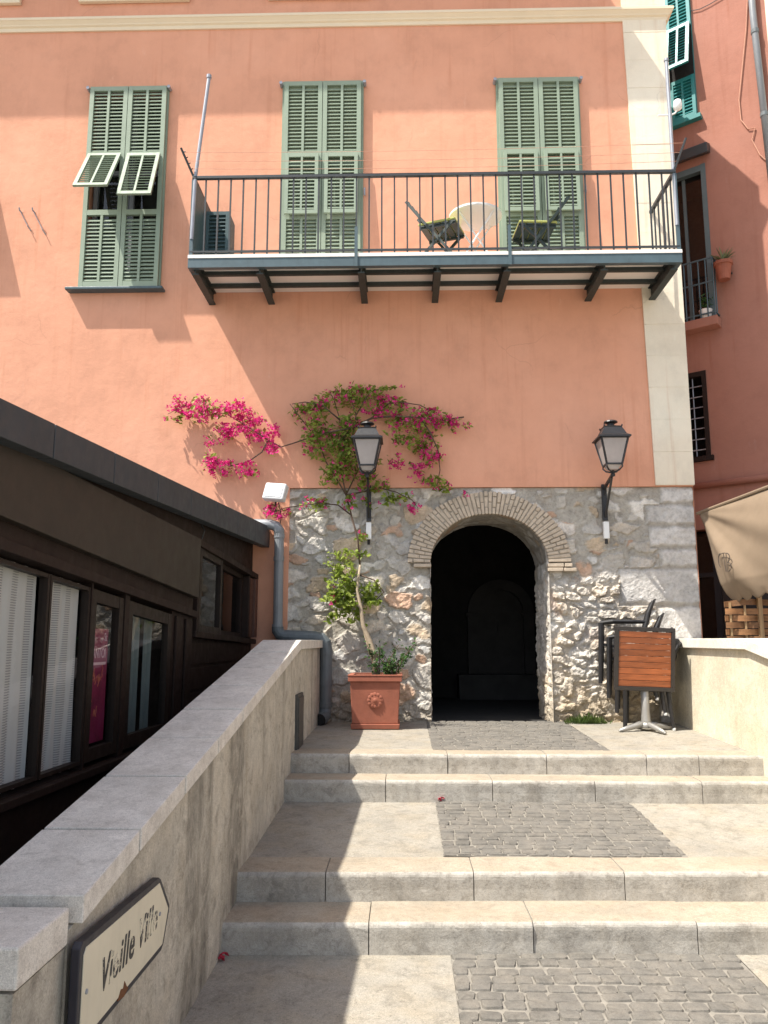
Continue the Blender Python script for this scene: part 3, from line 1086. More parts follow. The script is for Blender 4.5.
ni.box(ncx - 0.05, ncx + 0.05, yb - 0.10, yb - 0.051, 1.1, 1.25)
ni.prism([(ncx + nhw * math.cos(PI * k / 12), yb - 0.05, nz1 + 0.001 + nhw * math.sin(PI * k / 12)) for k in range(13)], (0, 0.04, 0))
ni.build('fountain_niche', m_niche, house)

# ------------------------------------------------ louvred shutters


def louvres(mb, x0, x1, z0, z1, yc, pitch=0.050, sd=0.050, th=0.010):
    z = z0 + pitch * 0.6
    while z < z1 - pitch * 0.35:
        a = rad(52)
        dy, dz = math.cos(a) * sd / 2, math.sin(a) * sd / 2
        ty, tz = math.sin(a) * th / 2, math.cos(a) * th / 2
        q = [(x0, yc - dy - ty, z - dz + tz), (x0, yc + dy - ty, z + dz + tz), (x0, yc + dy + ty, z + dz - tz), (x0, yc - dy + ty, z - dz - tz)]
        mb.prism(q, (x1 - x0, 0, 0))
        z += pitch


def panel(mb, x0, x1, z0, z1, yf, yb, stile=0.055, rail=0.06, mull=0.03):
    """framed louvred panel between x0..x1, z0..z1; yf outer face, yb inner face"""
    mb.box(x0, x0 + stile, yf, yb, z0, z1)
    mb.box(x1 - stile, x1, yf, yb, z0, z1)
    mb.box(x0 + stile, x1 - stile, yf + 0.0015, yb, z1 - rail, z1)
    mb.box(x0 + stile, x1 - stile, yf + 0.0015, yb, z0, z0 + rail)
    xm = (x0 + x1) / 2
    mb.box(xm - mull / 2, xm + mull / 2, yf + 0.003, yb, z0 + rail, z1 - rail)
    yc = (yf + yb) / 2 + 0.004
    louvres(mb, x0 + stile, xm - mull / 2, z0 + rail, z1 - rail, yc)
    louvres(mb, xm + mull / 2, x1 - stile, z0 + rail, z1 - rail, yc)


def shutter_pair(parent, x0, x1, z0, z1, h1, h2, flap_deg, paint, yf=-0.075, yb=-0.03, back=None):
    """two leaves; each has an upper louvre, a top-hung flap between z h1 and h2, a lower louvre"""
    xm = (x0 + x1) / 2
    for (a, b, ph) in ((x0, xm - 0.004, flap_deg[0]), (xm + 0.004, x1, flap_deg[1])):
        mb = MB()
        st_ = 0.055
        mb.box(a, a + st_, yf, yb, z0, z1)
        mb.box(b - st_, b, yf, yb, z0, z1)
        for (za, zb) in ((z1 - 0.06, z1), (h1, h1 + 0.07), (h2 - 0.07, h2), (z0, z0 + 0.07)):
            mb.box(a + st_, b - st_, yf + 0.0015, yb, za, zb)
        xc = (a + b) / 2
        for (za, zb) in ((h1 + 0.07, z1 - 0.06), (z0 + 0.07, h2 - 0.07)):
            mb.box(xc - 0.016, xc + 0.016, yf + 0.003, yb, za, zb)
            louvres(mb, a + st_, xc - 0.016, za, zb, (yf + yb) / 2 + 0.004)
            louvres(mb, xc + 0.016, b - st_, za, zb, (yf + yb) / 2 + 0.004)
        sh = mb.build('shutter', paint, parent)
        fl = MB()
        L = h1 - h2 + 0.05
        phr = rad(ph)
        y0_, z0_ = yf - 0.004, h1 + 0.02

        def T(x, y, z, phr=phr, y0_=y0_, z0_=z0_):
            # z measured down from the hinge (negative), y outwards negative
            return (x, y0_ + y * math.cos(phr) + z * math.sin(phr), z0_ + z * math.cos(phr) - y * math.sin(phr))
        fl.T = T
        panel(fl, a + 0.035, b - 0.035, -L, 0.0, -0.030, 0.0, 0.045, 0.05, 0.026)
        fl.build('shutter_flap', paint, parent)
        if ph > 5:   # stay bars holding the flap out
            pass


# left window, flaps propped open
win = MB()
win.box(WX0 - 0.02, WX0 + 0.03, -0.028, 0.02, WZ0, WZ1 + 0.03)
win.box(WX1 - 0.03, WX1 + 0.02, -0.028, 0.02, WZ0, WZ1 + 0.03)
win.box(WX0 + 0.03, WX1 - 0.03, -0.028, 0.02, WZ1 - 0.02, WZ1 + 0.03)
window = win.build('window', m_sage, house)
shutter_pair(window, WX0, WX1, WZ0 + 0.015, WZ1, 7.09, 6.36, (30, 21), m_sage)
sl = MB()
sl.box(WX0 - 0.14, WX1 + 0.08, -0.13, -0.001, WZ0 - 0.040, WZ0 - 0.004)
sl.build('window_sill', m_steel, window, bevel=0.008)
cs = MB()
for xa in (WX0 + 0.03, (WX0 + WX1) / 2 - 0.06, (WX0 + WX1) / 2 + 0.005, WX1 - 0.085):
    cs.box(xa, xa + 0.055, 0.16, 0.21, WZ0, WZ1)
cs.box(WX0, WX1, 0.162, 0.208, 6.98, 7.04)
cs.build('casement_frame', m_galv, window)
gl = MB()
gl.add([(WX0 + 0.05, 0.185, WZ0), (WX1 - 0.05, 0.185, WZ0), (WX1 - 0.05, 0.185, WZ1), (WX0 + 0.05, 0.185, WZ1)], [(0, 1, 2, 3)])
gl.build('pane', m_glass, window)
for xx in (WX0 - 0.03, WX1 + 0.03):
    hd = MB()
    hd.tube([(xx, -0.09, WZ1 - 0.02), (xx, -0.01, WZ1 - 0.02)], 0.022, 8)
    hd.build('hinge_pin', m_galv, window)


def added_window():
    """added copy of that window outside the frame, unseen, to throw the left-edge shadow"""
    dx = -2.36
    wn = MB()
    wn.box(WX0 + dx - 0.02, WX1 + dx + 0.02, -0.028, -0.001, WZ0, WZ1 + 0.03)
    o = wn.build('window', m_sage, house)
    shutter_pair(o, WX0 + dx, WX1 + dx, WZ0 + 0.015, WZ1, 7.16, 6.42, (20, 16), m_sage)
    s2 = MB()
    s2.box(WX0 + dx - 0.14, WX1 + dx + 0.08, -0.13, -0.001, WZ0 - 0.040, WZ0 - 0.004)
    s2.build('window_sill', m_steel, o)


added_window()  # unseen window, added only for the shadow it casts into view

# two balcony doors with closed shutters
ZD = 5.315
for xa, xb in ((-1.292, -0.300), (1.470, 2.480)):
    dr = MB()
    dr.box(xa - 0.03, xb + 0.03, -0.028, -0.001, ZD, 8.15)
    door = dr.build('balcony_door', m_sage, house)
    shutter_pair(door, xa, xb, ZD + 0.01, 8.12, 7.06, 6.27, (2.0, 2.6), m_sage)
    for xx in (xa - 0.045, xb + 0.045):
        hd = MB()
        hd.tube([(xx, -0.10, 8.09), (xx, -0.01, 8.09)], 0.022, 8)
        hd.build('hinge_pin', m_galv, door)
    hd = MB()
    hd.tube([(xb + 0.05, -0.06, 6.62), (xb + 0.05, -0.06, 6.52)], 0.012, 6)
    hd.tube([(xb + 0.05, -0.06, 6.57), (xb + 0.05, -0.005, 6.57)], 0.009, 6)
    hd.build('shutter_stay', m_galv, door)

# ------------------------------------------------ balcony (part of the house)
BX0, BX1, BY = -2.205, 3.35, -0.90
bal = MB()
bal.box(BX0 - 0.014, BX1 + 0.014, BY - 0.022, -0.002, 5.262, 5.302)
balcony = bal.build('balcony', m_soffit, house)
fb = MB()
fb.box(BX0 - 0.012, BX1 + 0.012, BY - 0.015, BY + 0.05, 5.150, 5.261)
fb.box(BX0 - 0.012, BX0 + 0.04, BY + 0.051, -0.003, 5.150, 5.2605)
fb.box(BX1 - 0.04, BX1 + 0.012, BY + 0.051, -0.003, 5.150, 5.2605)
fb.build('edge_beam', m_steel, balcony)
jb = MB()
for y in (-0.56, -0.24):
    jb.box(BX0 + 0.042, BX1 - 0.042, y - 0.024, y + 0.024, 5.215, 5.2605)
jb.build('joist', m_beam, balcony)
for px in (190.5, 259, 361, 438, 508, 606, 676):
    x, _ = onY(px, 268, BY)
    x = min(max(x, BX0 + 0.06), BX1 - 0.06)
    bb = MB()
    bb.box(x - 0.04, x + 0.04, BY + 0.052, -0.003, 5.095, 5.11)
    bb.box(x - 0.008, x + 0.008, BY + 0.052, -0.003, 5.11, 5.2595)
    bb.box(x - 0.04, x + 0.04, BY + 0.0525, -0.0035, 5.245, 5.2598)
    bb.build('bracket', m_beam, balcony)
ZR = 6.265
rl = MB()
rl.box(BX0, BX1, BY - 0.022, BY + 0.022, ZR - 0.022, ZR + 0.016)
rl.build('top_rail', m_rail, balcony, bevel=0.005)
rl = MB()
rl.box(BX0, BX1, BY - 0.012, BY + 0.012, 5.335, 5.355)
rl.box(BX1 - 0.012, BX1 + 0.012, BY + 0.013, -0.002, 5.335, 5.355)
rl.box(BX0 - 0.012, BX0 + 0.012, BY + 0.013, -0.002, 5.335, 5.355)
rl.build('bottom_rail', m_rail, balcony)
for x in (BX0 + 0.012, BX1 - 0.012):
    rl = MB()
    rl.bar((x, BY + 0.023, ZR - 0.004), (x, -0.002, ZR - 0.004), 0.042, 0.036)
    rl.build('side_rail', m_rail, balcony)
nb = 38
for k in range(nb + 1):
    x = BX0 + 0.014 + (BX1 - BX0 - 0.028) * k / nb
    post = k in (0, nb)
    rr_ = 0.020 if post else 0.0085
    b = MB()
    b.box(x - rr_, x + rr_, BY - min(rr_, 0.011), BY + min(rr_, 0.011), 5.30, ZR - 0.022)
    b.build('railing_post' if post else 'baluster', m_steel if post else m_rail, balcony)
for x in (-0.045 * 0 - 0.30, 1.437):
    b = MB()
    b.box(x - 0.018, x + 0.018, BY - 0.03, BY - 0.0135, 5.14, 5.62)
    b.build('railing_post', m_steel, balcony)
for x in (BX0 + 0.012, BX1 - 0.012):
    for k in range(1, 6):
        y = BY + (-BY) * k / 6.0
        b = MB()
        b.box(x - 0.0085, x + 0.0085, y - 0.0085, y + 0.0085, 5.30, ZR - 0.02)
        b.build('baluster', m_rail, balcony)

# dark sheet closing the left end of the railing, and a louvred cabinet in that corner
sp = MB()
sp.box(BX0 + 0.026, BX0 + 0.034, BY + 0.03, -0.02, 5.36, ZR - 0.024)
sp.build('side_panel', m_teal_dark, balcony)
scr = thing('louvred_cabinet', 'dark teal louvred cabinet standing in the left corner of the balcony', 'cabinet', (-2.02, -0.30, 5.30))
sb = MB()
sb.box(-2.155, -1.875, -0.395, -0.10, 5.303, 6.115)
sb.build('cabinet_body', m_teal_dark, scr, bevel=0.006)
sb = MB()
panel(sb, -2.155, -1.875, 5.31, 6.11, -0.435, -0.398, 0.04, 0.045, 0.022)
sb.build('louvre_door', m_teal_dark, scr)
# low box standing next to it
bx = MB()
bx.box(-1.66, -1.50, -0.36, -0.16, 5.302, 5.42)
tag(bx.build('storage_box', m_teal_dark, bevel=0.01), 'small dark box on the balcony floor beside the louvred cabinet', 'box')

# poles, wire supports and washing lines
po = MB()
a = onY(194, 178, BY)
b = onY(208, 75, BY)
po.tube([(a[0], BY, 5.5), (a[0] + 0.015, BY, a[1]), (b[0], BY + 0.05, b[1])], 0.021, 10)
po.tube([(b[0] - 0.0, BY + 0.05, b[1] - 0.005), (b[0], BY + 0.05, b[1] + 0.035)], 0.03, 10)
tag(po.build('metal_pole', m_galv, smooth=False), 'leaning galvanised pole at the left corner of the balcony', 'pole', 'poles at the balcony corners')
po = MB()
po.tube([(3.33, BY, 5.6), (3.335, BY + 0.03, 7.70)], 0.021, 10)
po.tube([(3.335, BY + 0.03, 7.69), (3.335, BY + 0.03, 7.72)], 0.028, 10)
tag(po.build('metal_pole', m_galv), 'upright galvanised pole at the right corner of the balcony', 'pole', 'poles at the balcony corners')
a = onY(181, 148, -1.0)
ro = MB()
ro.tube([(BX0 + 0.01, BY, 6.28), (a[0], -1.0, a[1])], 0.014, 6)
for k in range(4):
    t = 0.25 + 0.2 * k
    q = Vector((BX0 + 0.01, BY, 6.28)).lerp(Vector((a[0], -1.0, a[1])), t)
    ro.tube([q, q + Vector((0.03, 0, 0.012))], 0.006, 5)
tag(ro.build('clothesline_rod', m_rail), 'thin dark rod slanting out from the left balcony corner', 'rod', 'rods holding the washing lines')
a2 = onY(686, 138, -1.0)
ro = MB()
ro.tube([(BX1 - 0.01, BY, 6.28), (a2[0], -1.0, a2[1])], 0.014, 6)
tag(ro.build('clothesline_rod', m_rail), 'thin dark rod slanting out from the right balcony corner', 'rod', 'rods holding the washing lines')
for k, t in enumerate((0.28, 0.55, 0.85)):
    p = Vector((BX0 + 0.01, BY, 6.28)).lerp(Vector((a[0], -1.0, a[1])), t)
    q = Vector((BX1 - 0.01, BY, 6.28)).lerp(Vector((a2[0], -1.0, a2[1])), t)
    wl = MB()
    pts = [p.lerp(q, i / 16.0) + Vector((0, 0, -0.035 * (1 - ((i - 8) / 8.0) ** 2))) for i in range(17)]
    wl.tube(pts, 0.0022, 5)
    lab = ('lowest washing line strung over the balcony rail', 'middle washing line strung over the balcony rail', 'topmost washing line strung over the balcony rail')[k]
    tag(wl.build('washing_line', m_cable), lab, 'washing line', 'washing lines above the balcony')
# small white lamp on the right pole
lp = thing('pole_lamp', 'small white lamp on an arm of the right balcony pole', 'lamp', (3.36, -0.87, 6.9))
q = onY(675, 112, -0.9)
b_ = MB()
b_.tube([(3.20, -0.87, q[1] - 0.02), (3.34, -0.87, q[1] - 0.02), (q[0], -0.9, q[1] - 0.015), (q[0] + 0.03, -0.9, q[1] + 0.03)], 0.010, 7)
b_.build('lamp_arm', m_white, lp)
b_ = MB()
b_.lathe((q[0] + 0.035, -0.9, q[1] + 0.02), [(0.02, 0.0), (0.045, 0.02), (0.05, 0.07), (0.042, 0.12), (0.015, 0.14)], 12)
b_.build('lamp_head', m_white, lp, smooth=True)

# balcony furniture --------------------------------------------------------------------
tb = thing('bistro_table', 'round white folding table on the balcony', 'table', (1.10, -0.48, 5.30))
t_ = MB()
tcx, tcy, tz = 1.10, -0.48, 5.98
t_.lathe((tcx, tcy, tz), [(0.30, -0.03), (0.315, -0.025), (0.315, 0.0), (0.30, 0.006)], 36)
t_.build('table_top', m_white, tb)
for s in (-1, 1):
    l_ = MB()
    for yy_ in (-0.17 + 0.02 * s, 0.17 - 0.02 * s):
        l_.tube([(tcx + s * 0.20, tcy + yy_, 5.312), (tcx - s * 0.20, tcy + yy_, tz - 0.03)], 0.011, 7)
    l_.tube([(tcx + s * 0.20, tcy - 0.17 + 0.02 * s, 5.312), (tcx + s * 0.20, tcy + 0.17 - 0.02 * s, 5.312)], 0.010, 7)
    l_.tube([(tcx - s * 0.17, tcy - 0.17 + 0.02 * s, tz - 0.08), (tcx - s * 0.17, tcy + 0.17 - 0.02 * s, tz - 0.08)], 0.010, 7)
    l_.build('leg_frame', m_white, tb)


def bistro_chair(label, x, y, rz):
    ch = thing('folding_chair', label, 'chair', (0, 0, 0), 'folding chairs on the balcony')
    # built facing +x around its own base
    s_ = MB()
    for k in range(5):
        xx = -0.20 + 0.09 * k
        s_.box(xx, xx + 0.075, -0.20, 0.20, 0.43, 0.447)
    s_.box(-0.2, 0.23, -0.19, -0.165, 0.405, 0.429)
    s_.box(-0.2, 0.23, 0.165, 0.19, 0.405, 0.429)
    s_.build('seat', m_bgreen, ch)
    c_ = MB()
    c_.box(-0.215, 0.235, -0.205, 0.205, 0.449, 0.485)
    c_.build('cushion', m_cush, ch, bevel=0.015)
    for s in (-1, 1):
        l_ = MB()
        l_.bar((0.22, s * 0.215, 0.0), (-0.20, s * 0.215, 0.56), 0.022, 0.03)
        l_.bar((-0.20, s * 0.215, 0.5601), (-0.36, s * 0.215, 0.78), 0.022, 0.03)
        l_.build('leg', m_bgreen, ch)
        l_ = MB()
        l_.bar((-0.24, s * 0.188, 0.0), (0.20, s * 0.188, 0.44), 0.022, 0.03)
        l_.build('leg', m_bgreen, ch)
    b_ = MB()
    for t in (0.25, 0.55, 0.85):
        p = Vector((-0.20, 0, 0.56)).lerp(Vector((-0.36, 0, 0.78)), t)
        b_.bar((p.x + 0.02, -0.21, p.z), (p.x + 0.02, 0.21, p.z), 0.016, 0.07, up=(-0.45, 0, 0.9))
    b_.build('backrest', m_bgreen, ch)
    ch.location = (x, y, 5.302)
    ch.rotation_euler = (0, 0, rz)
    return ch


c1 = bistro_chair('dark folding chair left of the white balcony table', 0.68, -0.56, rad(-20))
c2 = bistro_chair('dark folding chair right of the white balcony table, before a shuttered door', 1.80, -0.52, rad(184))

# little wall hooks left of the window
for k, (p0, p1) in enumerate((((22, 213), (31, 231)), ((35, 213), (46, 235)))):
    hx, hz = onY(*p0)
    ex_, ez_ = onY(*p1)
    h_ = MB()
    h_.tube([(hx, 0.0, hz), (hx, -0.07, hz), (hx, -0.08, hz + 0.03)], 0.009, 6)
    h_.tube([(hx, -0.05, hz), (ex_ - 0.03, -0.03, ez_ + 0.05)], 0.005, 6)
    h_.tube([(ex_, -0.0, ez_), (ex_ - 0.03, -0.05, ez_ + 0.05)], 0.007, 6)
    tag(h_.build('wall_hook', m_galv), ('left of two small iron hooks on the pink wall', 'right of two small iron hooks on the pink wall, nearer the shuttered window')[k], 'hook', 'iron hooks on the pink wall')

# =================================================================================================== WALL LANTERNS


def wall_lantern(x, label):
    z0 = 2.79
    ln = thing('wall_lantern', label, 'wall lantern', (x, 0.0, 2.1), 'black wall lanterns')
    br_ = MB()
    br_.box(x - 0.028, x + 0.028, -0.045, -0.005, 2.36, z0 - 0.0)
    br_.bar((x, -0.045, 2.74), (x, -0.46, 2.83), 0.026, 0.032)
    br_.bar((x, -0.045, 2.40), (x, -0.40, 2.80), 0.022, 0.026)
    br_.tube([(x, -0.06, 2.66), (x, -0.12, 2.73), (x, -0.20, 2.75)], 0.008, 6)
    br_.build('bracket', m_black, ln)
    jb_ = MB()
    jb_.box(x - 0.032, x + 0.032, -0.075, -0.02, 2.14, 2.34)
    jb_.build('junction_box', m_white, ln, bevel=0.006)
    cb = MB()
    cb.tube([(x, -0.04, 2.14), (x, -0.035, 2.08)], 0.018, 6)
    cb.build('cable_gland', m_black, ln)
    c = (x, -0.46)
    zb, zt_ = 2.93, 3.225      # glass from / to
    hb, ht = 0.086, 0.150       # half widths
    st_ = MB()
    st_.lathe((c[0], c[1], 2.80), [(0.022, 0.0), (0.026, 0.02), (0.018, 0.04), (0.030, 0.055), (0.016, 0.07)], 10)
    for sx in (-1, 1):
        for sy in (-1, 1):
            st_.tube([(c[0] + sx * 0.012, c[1] + sy * 0.012, 2.845), (c[0] + sx * 0.06, c[1] + sy * 0.06, 2.865), (c[0] + sx * 0.088, c[1] + sy * 0.088, 2.90), (c[0] + sx * hb, c[1] + sy * hb, zb)], 0.009, 6)
    st_.build('stem', m_black, ln)
    fr = MB()
    for sx in (-1, 1):
        for sy in (-1, 1):
            fr.bar((c[0] + sx * hb, c[1] + sy * hb, zb), (c[0] + sx * ht, c[1] + sy * ht, zt_), 0.018, 0.018)
    for h_, z_, th in ((hb, zb, 0.018), (ht, zt_, 0.022)):
        for s in (-1, 1):
            fr.bar((c[0] - h_, c[1] + s * h_, z_), (c[0] + h_, c[1] + s * h_, z_), th, th)
            fr.bar((c[0] + s * h_, c[1] - h_, z_), (c[0] + s * h_, c[1] + h_, z_), th * 0.95, th * 0.95)
    fr.build('cage', m_black, ln)
    gl_ = MB()
    for k in range(4):
        a0, a1 = PI / 4 + k * PI / 2, PI / 4 + (k + 1) * PI / 2
        i_ = 0.985
        pts = []
        for a_, h_, z_ in ((a0, hb, zb), (a1, hb, zb), (a1, ht, zt_), (a0, ht, zt_)):
            pts.append((c[0] + h_ * i_ * math.copysign(1, math.cos(a_)), c[1] + h_ * i_ * math.copysign(1, math.sin(a_)), z_))
        gl_.add(pts, [(0, 1, 2, 3)])
    # small lower glass under the cage
    for k in range(4):
        a0, a1 = PI / 4 + k * PI / 2, PI / 4 + (k + 1) * PI / 2
        pts = []
        for a_, h_, z_ in ((a0, 0.05, 2.875), (a1, 0.05, 2.875), (a1, hb * 0.97, zb), (a0, hb * 0.97, zb)):
            pts.append((c[0] + h_ * math.copysign(1, math.cos(a_)), c[1] + h_ * math.copysign(1, math.sin(a_)), z_))
        gl_.add(pts, [(0, 1, 2, 3)])
    gl_.build('glass', m_lglass, ln)
    cp = MB()
    sq2 = math.sqrt(2)
    cp.lathe((c[0], c[1], zt_ + 0.012), [(0.178 * sq2, -0.012), (0.178 * sq2, 0.006), (0.140 * sq2, 0.03), (0.100 * sq2, 0.115), (0.104 * sq2, 0.128), (0.065 * sq2, 0.14)], 4, 0, PI / 4)
    cp.lathe((c[0], c[1], zt_ + 0.155), [(0.045, 0.0), (0.04, 0.03), (0.080, 0.045), (0.074, 0.06), (0.03, 0.075)], 16)
    for sx in (-1, 1):
        for sy in (-1, 1):
            cp.lathe((c[0] + sx * 0.100, c[1] + sy * 0.100, zt_ + 0.135), [(0.006, 0), (0.010, 0.012), (0.003, 0.026)], 6)
    cp.build('cap', m_black, ln)
    return ln


wall_lantern(-0.185, 'black four sided wall lantern among the bougainvillea flowers')
wall_lantern(2.600, 'black four sided wall lantern between the arch and the cream corner strip')

# =================================================================================================== FLOODLIGHT AND DRAINPIPES
fl = thing('floodlight', 'square white floodlight above the drainpipe elbow on the pink wall', 'floodlight', (-1.27, 0.0, 2.55))
f_ = MB()
fc = Vector((-1.27, -0.22, 2.675))
rz_, rx_ = rad(-14), rad(-16)
Mx = Matrix.Rotation(rz_, 3, 'Z') @ Matrix.Rotation(rx_, 3, 'X') @ Matrix.Rotation(rad(7), 3, 'Y')
f_.T = lambda x, y, z: tuple(fc + Mx @ Vector((x, y, z)))
f_.box(-0.135, 0.135, -0.05, 0.05, -0.105, 0.105)
f_.T = None
f_.build('housing', plain('white_floodlight_shell', (0.60, 0.60, 0.60), 0.5, var=0.06, dirt=0.2), fl, bevel=0.02, seg=3)
f_ = MB()
f_.T = lambda x, y, z: tuple(fc + Mx @ Vector((x, y, z)))
f_.box(-0.105, 0.105, -0.056, -0.0505, -0.078, 0.078)
f_.T = None
f_.build('lens', plain('floodlight_lens', (0.56, 0.58, 0.60), 0.25, var=0.15, scale=30), fl, bevel=0.004)
f_ = MB()
f_.tube([(-1.30, 0.0, 2.50), (-1.29, -0.10, 2.52), (-1.27, -0.18, 2.60)], 0.012, 7)
f_.tube([(-1.245, -0.14, 2.57), (-1.22, -0.06, 2.42), (-1.24, -0.03, 2.33)], 0.006, 6)
f_.build('bracket', m_rail, fl)

dp = thing('drainpipe', 'grey drainpipe running down the wall corner and round the parapet end', 'drainpipe', (-1.23, -0.12, 0.02))
d_ = MB()
d_.tube([(-1.60, -0.13, 2.315), (-1.34, -0.13, 2.31), (-1.27, -0.13, 2.29), (-1.235, -0.13, 2.24), (-1.23, -0.13, 2.17)], 0.062, 14)
d_.build('top_elbow', m_pvc, dp, smooth=True)
d_ = MB()
d_.tube([(-1.23, -0.13, 2.20), (-1.226, -0.13, 1.05)], 0.056, 14)
for z in (2.15, 1.88, 1.10):
    d_.tube([(-1.23, -0.13, z), (-1.23, -0.13, z + 0.05)], 0.063, 14)
d_.build('upright_pipe', m_pvc, dp, smooth=False)
d_ = MB()
d_.tube([(-1.226, -0.13, 1.12), (-1.226, -0.13, 1.08), (-1.20, -0.13, 1.035), (-1.15, -0.13, 1.015), (-0.80, -0.13, 1.00), (-0.72, -0.13, 0.985), (-0.675, -0.13, 0.94), (-0.665, -0.13, 0.87), (-0.665, -0.13, 0.20), (-0.67, -0.17, 0.125), (-0.69, -0.25, 0.10), (-0.71, -0.33, 0.095)], 0.070, 14, cap=False)
d_.tube([(-0.665, -0.13, 0.86), (-0.665, -0.13, 0.80)], 0.078, 14)
d_.tube([(-0.665, -0.13, 0.48), (-0.665, -0.13, 0.45)], 0.075, 14)
d_.tube([(-0.665, -0.13, 0.22), (-0.665, -0.13, 0.27)], 0.080, 14)
d_.build('lower_pipe', m_pvc2, dp, smooth=False)
d_ = MB()
d_.tube([(-0.70, -0.30, 0.0953), (-0.712, -0.345, 0.095)], 0.060, 14)
d_.build('mouth_shade_plug', m_room, dp)  # near-black plug stands in for the shade inside the pipe

# =================================================================================================== LEFT PARAPET


def cop_z(y):
    return 0.97 if y > -1.88 else 0.97 - 0.167 * (-1.88 - y)


def pin(y):      # stair side face of the parapet
    return -0.745 + 0.0155 * (y + 1.0)


def pout(y):
    return -1.09 + 0.020 * (y + 2.0)


par = thing('parapet_wall', 'stained rendered parapet with sloping grey coping left of the stairs', 'wall', (-0.95, -3.5, -0.8))
ys = [0.0, -0.6, -1.2, -1.88] + [-1.88 - 0.3 * k for k in range(1, 17)] + [-6.74]
w_ = MB()
P = []
jr = random.Random(11)
for y in ys:
    zt_ = cop_z(y) - 0.088
    P.append([(pin(y), y, -1.0), (pin(y) + 0.004, y, -0.5 + 0.3 * (zt_ - 0.2)), (pin(y), y, zt_), (pout(y) + 0.03, y, zt_), (pout(y) + 0.03, y, -1.0)])
w_.grid(P)
w_.add(P[0], [(0, 1, 2, 3, 4)])
w_.add(P[-1], [(4, 3, 2, 1, 0)])
xa, xb = pin(-6.9), pout(-6.9) + 0.03
w_.box(-1.5, xa - 0.004, -7.08, -6.74, -1.0, 0.022)
w_.build('wall_body', m_render, par)
yj = [-0.02, -0.95, -1.88, -2.48, -3.12, -3.75, -4.38, -4.98, -5.59, -6.19, -6.72]
for y0, y1 in zip(yj[:-1], yj[1:]):
    s_ = MB()
    gp = 0.010
    ya, yb_ = y0 - gp, y1 + gp
    dz = jr.uniform(-0.003, 0.003)
    A, B = [], []
    for y, L in ((ya, A), (yb_, B)):
        z = cop_z(y) + dz
        L += [(pin(y) + 0.032, y, z - 0.085), (pin(y) + 0.032, y, z), (pout(y), y, z), (pout(y), y, z - 0.085)]
    s_.loft(A, B)
    s_.build('coping_slab', m_cop, par, bevel=0.003, seg=1)
jm = MB()
A, B = [], []
for y, L in ((-0.03, A), (-1.88, B)):
    z = cop_z(y)
    L += [(pin(y) + 0.016, y, z - 0.087), (pin(y) + 0.016, y, z - 0.03), (pout(y) + 0.01, y, z - 0.03), (pout(y) + 0.01, y, z - 0.087)]
jm.loft(A, B)
A, B = [], []
for y, L in ((-1.88, A), (-6.55, B)):
    z = cop_z(y)
    L += [(pin(y) + 0.016, y, z - 0.087), (pin(y) + 0.016, y, z - 0.03), (pout(y) + 0.01, y, z - 0.03), (pout(y) + 0.01, y, z - 0.087)]
jm.loft(A, B)
jm.build('coping_joint_mortar', plain('dark_coping_joint', (0.035, 0.032, 0.03), 0.95, var=0.3, scale=20), par)
s_ = MB()
s_.box(-1.52, pin(-6.9) + 0.006, -7.085, -6.745, 0.030, 0.142)
s_.build('end_coping_block', m_cop, par, bevel=0.008, seg=2)
ht = MB()
hy0, hy1 = -2.02, -1.62
ht.box(pin(-1.8) - 0.005, pin(-1.8) + 0.022, hy0, hy1, -0.02, 0.48)
ht.box(pin(-1.8) + 0.022, pin(-1.8) + 0.032, hy0 + 0.03, hy1 - 0.03, 0.0, 0.45)
ht.build('hatch_door', plain('rusty_grey_hatch', (0.060, 0.060, 0.055), 0.6, var=0.3, dirt=0.5), par)

# direction sign -------------------------------------------------------------------------------------------
sg = thing('direction_sign', 'arrow shaped cream direction sign with worn lettering on the stained parapet', 'sign', (-0.80, -6.35, -0.27))
xs_ = -0.785
outl = [(-6.86, 0.03), (-6.82, 0.055), (-6.00, 0.025), (-5.955, 0.005), (-5.815, -0.125), (-5.815, -0.15), (-5.90, -0.275), (-5.93, -0.29), (-6.85, -0.275)]
outl = [(-6.80, 0.045), (-6.78, 0.06), (-5.985, 0.03), (-5.955, 0.015), (-5.815, -0.125), (-5.815, -0.145), (-5.885, -0.262), (-5.915, -0.275), (-6.78, -0.265), (-6.80, -0.25)]
s_ = MB()
s_.prism([(xs_ - 0.030, y, z) for y, z in outl], (0.030, 0, 0))
s_.build('sign_body', m_signb, sg, bevel=0.004)
cy0 = sum(p[0] for p in outl) / len(outl)


def inset(poly, d):
    cyy = -6.35
    czz = -0.11
    res = []
    for y, z in poly:
        res.append((y - math.copysign(min(abs(y - cyy), d), y - cyy), z - math.copysign(min(abs(z - czz), d), z - czz)))
    return res


pan = [(-6.775, 0.018), (-6.757, 0.036), (-5.985, 0.008), (-5.845, -0.132), (-5.912, -0.250), (-6.757, -0.240), (-6.775, -0.222)]
s_ = MB()
s_.prism([(xs_ + 0.0005, y, z) for y, z in pan], (0.0025, 0, 0))
s_.build('sign_panel', m_signw, sg)
s_ = MB()
s_.prism([(xs_ + 0.0005, y, z) for y, z in ((-6.44, -0.252), (-6.41, -0.225), (-6.385, -0.232), (-6.375, -0.212), (-6.35, -0.238), (-6.33, -0.252), (-6.38, -0.262))], (0.0045, 0, 0))
s_.build('rust_spot', m_rust, sg)
for y_, z_ in ((-6.74, -0.10), (-5.97, -0.115)):
    s_ = MB()
    s_.tube([(xs_ + 0.003, y_, z_), (xs_ + 0.007, y_, z_)], 0.008, 10)
    s_.build('screw', m_galv, sg)


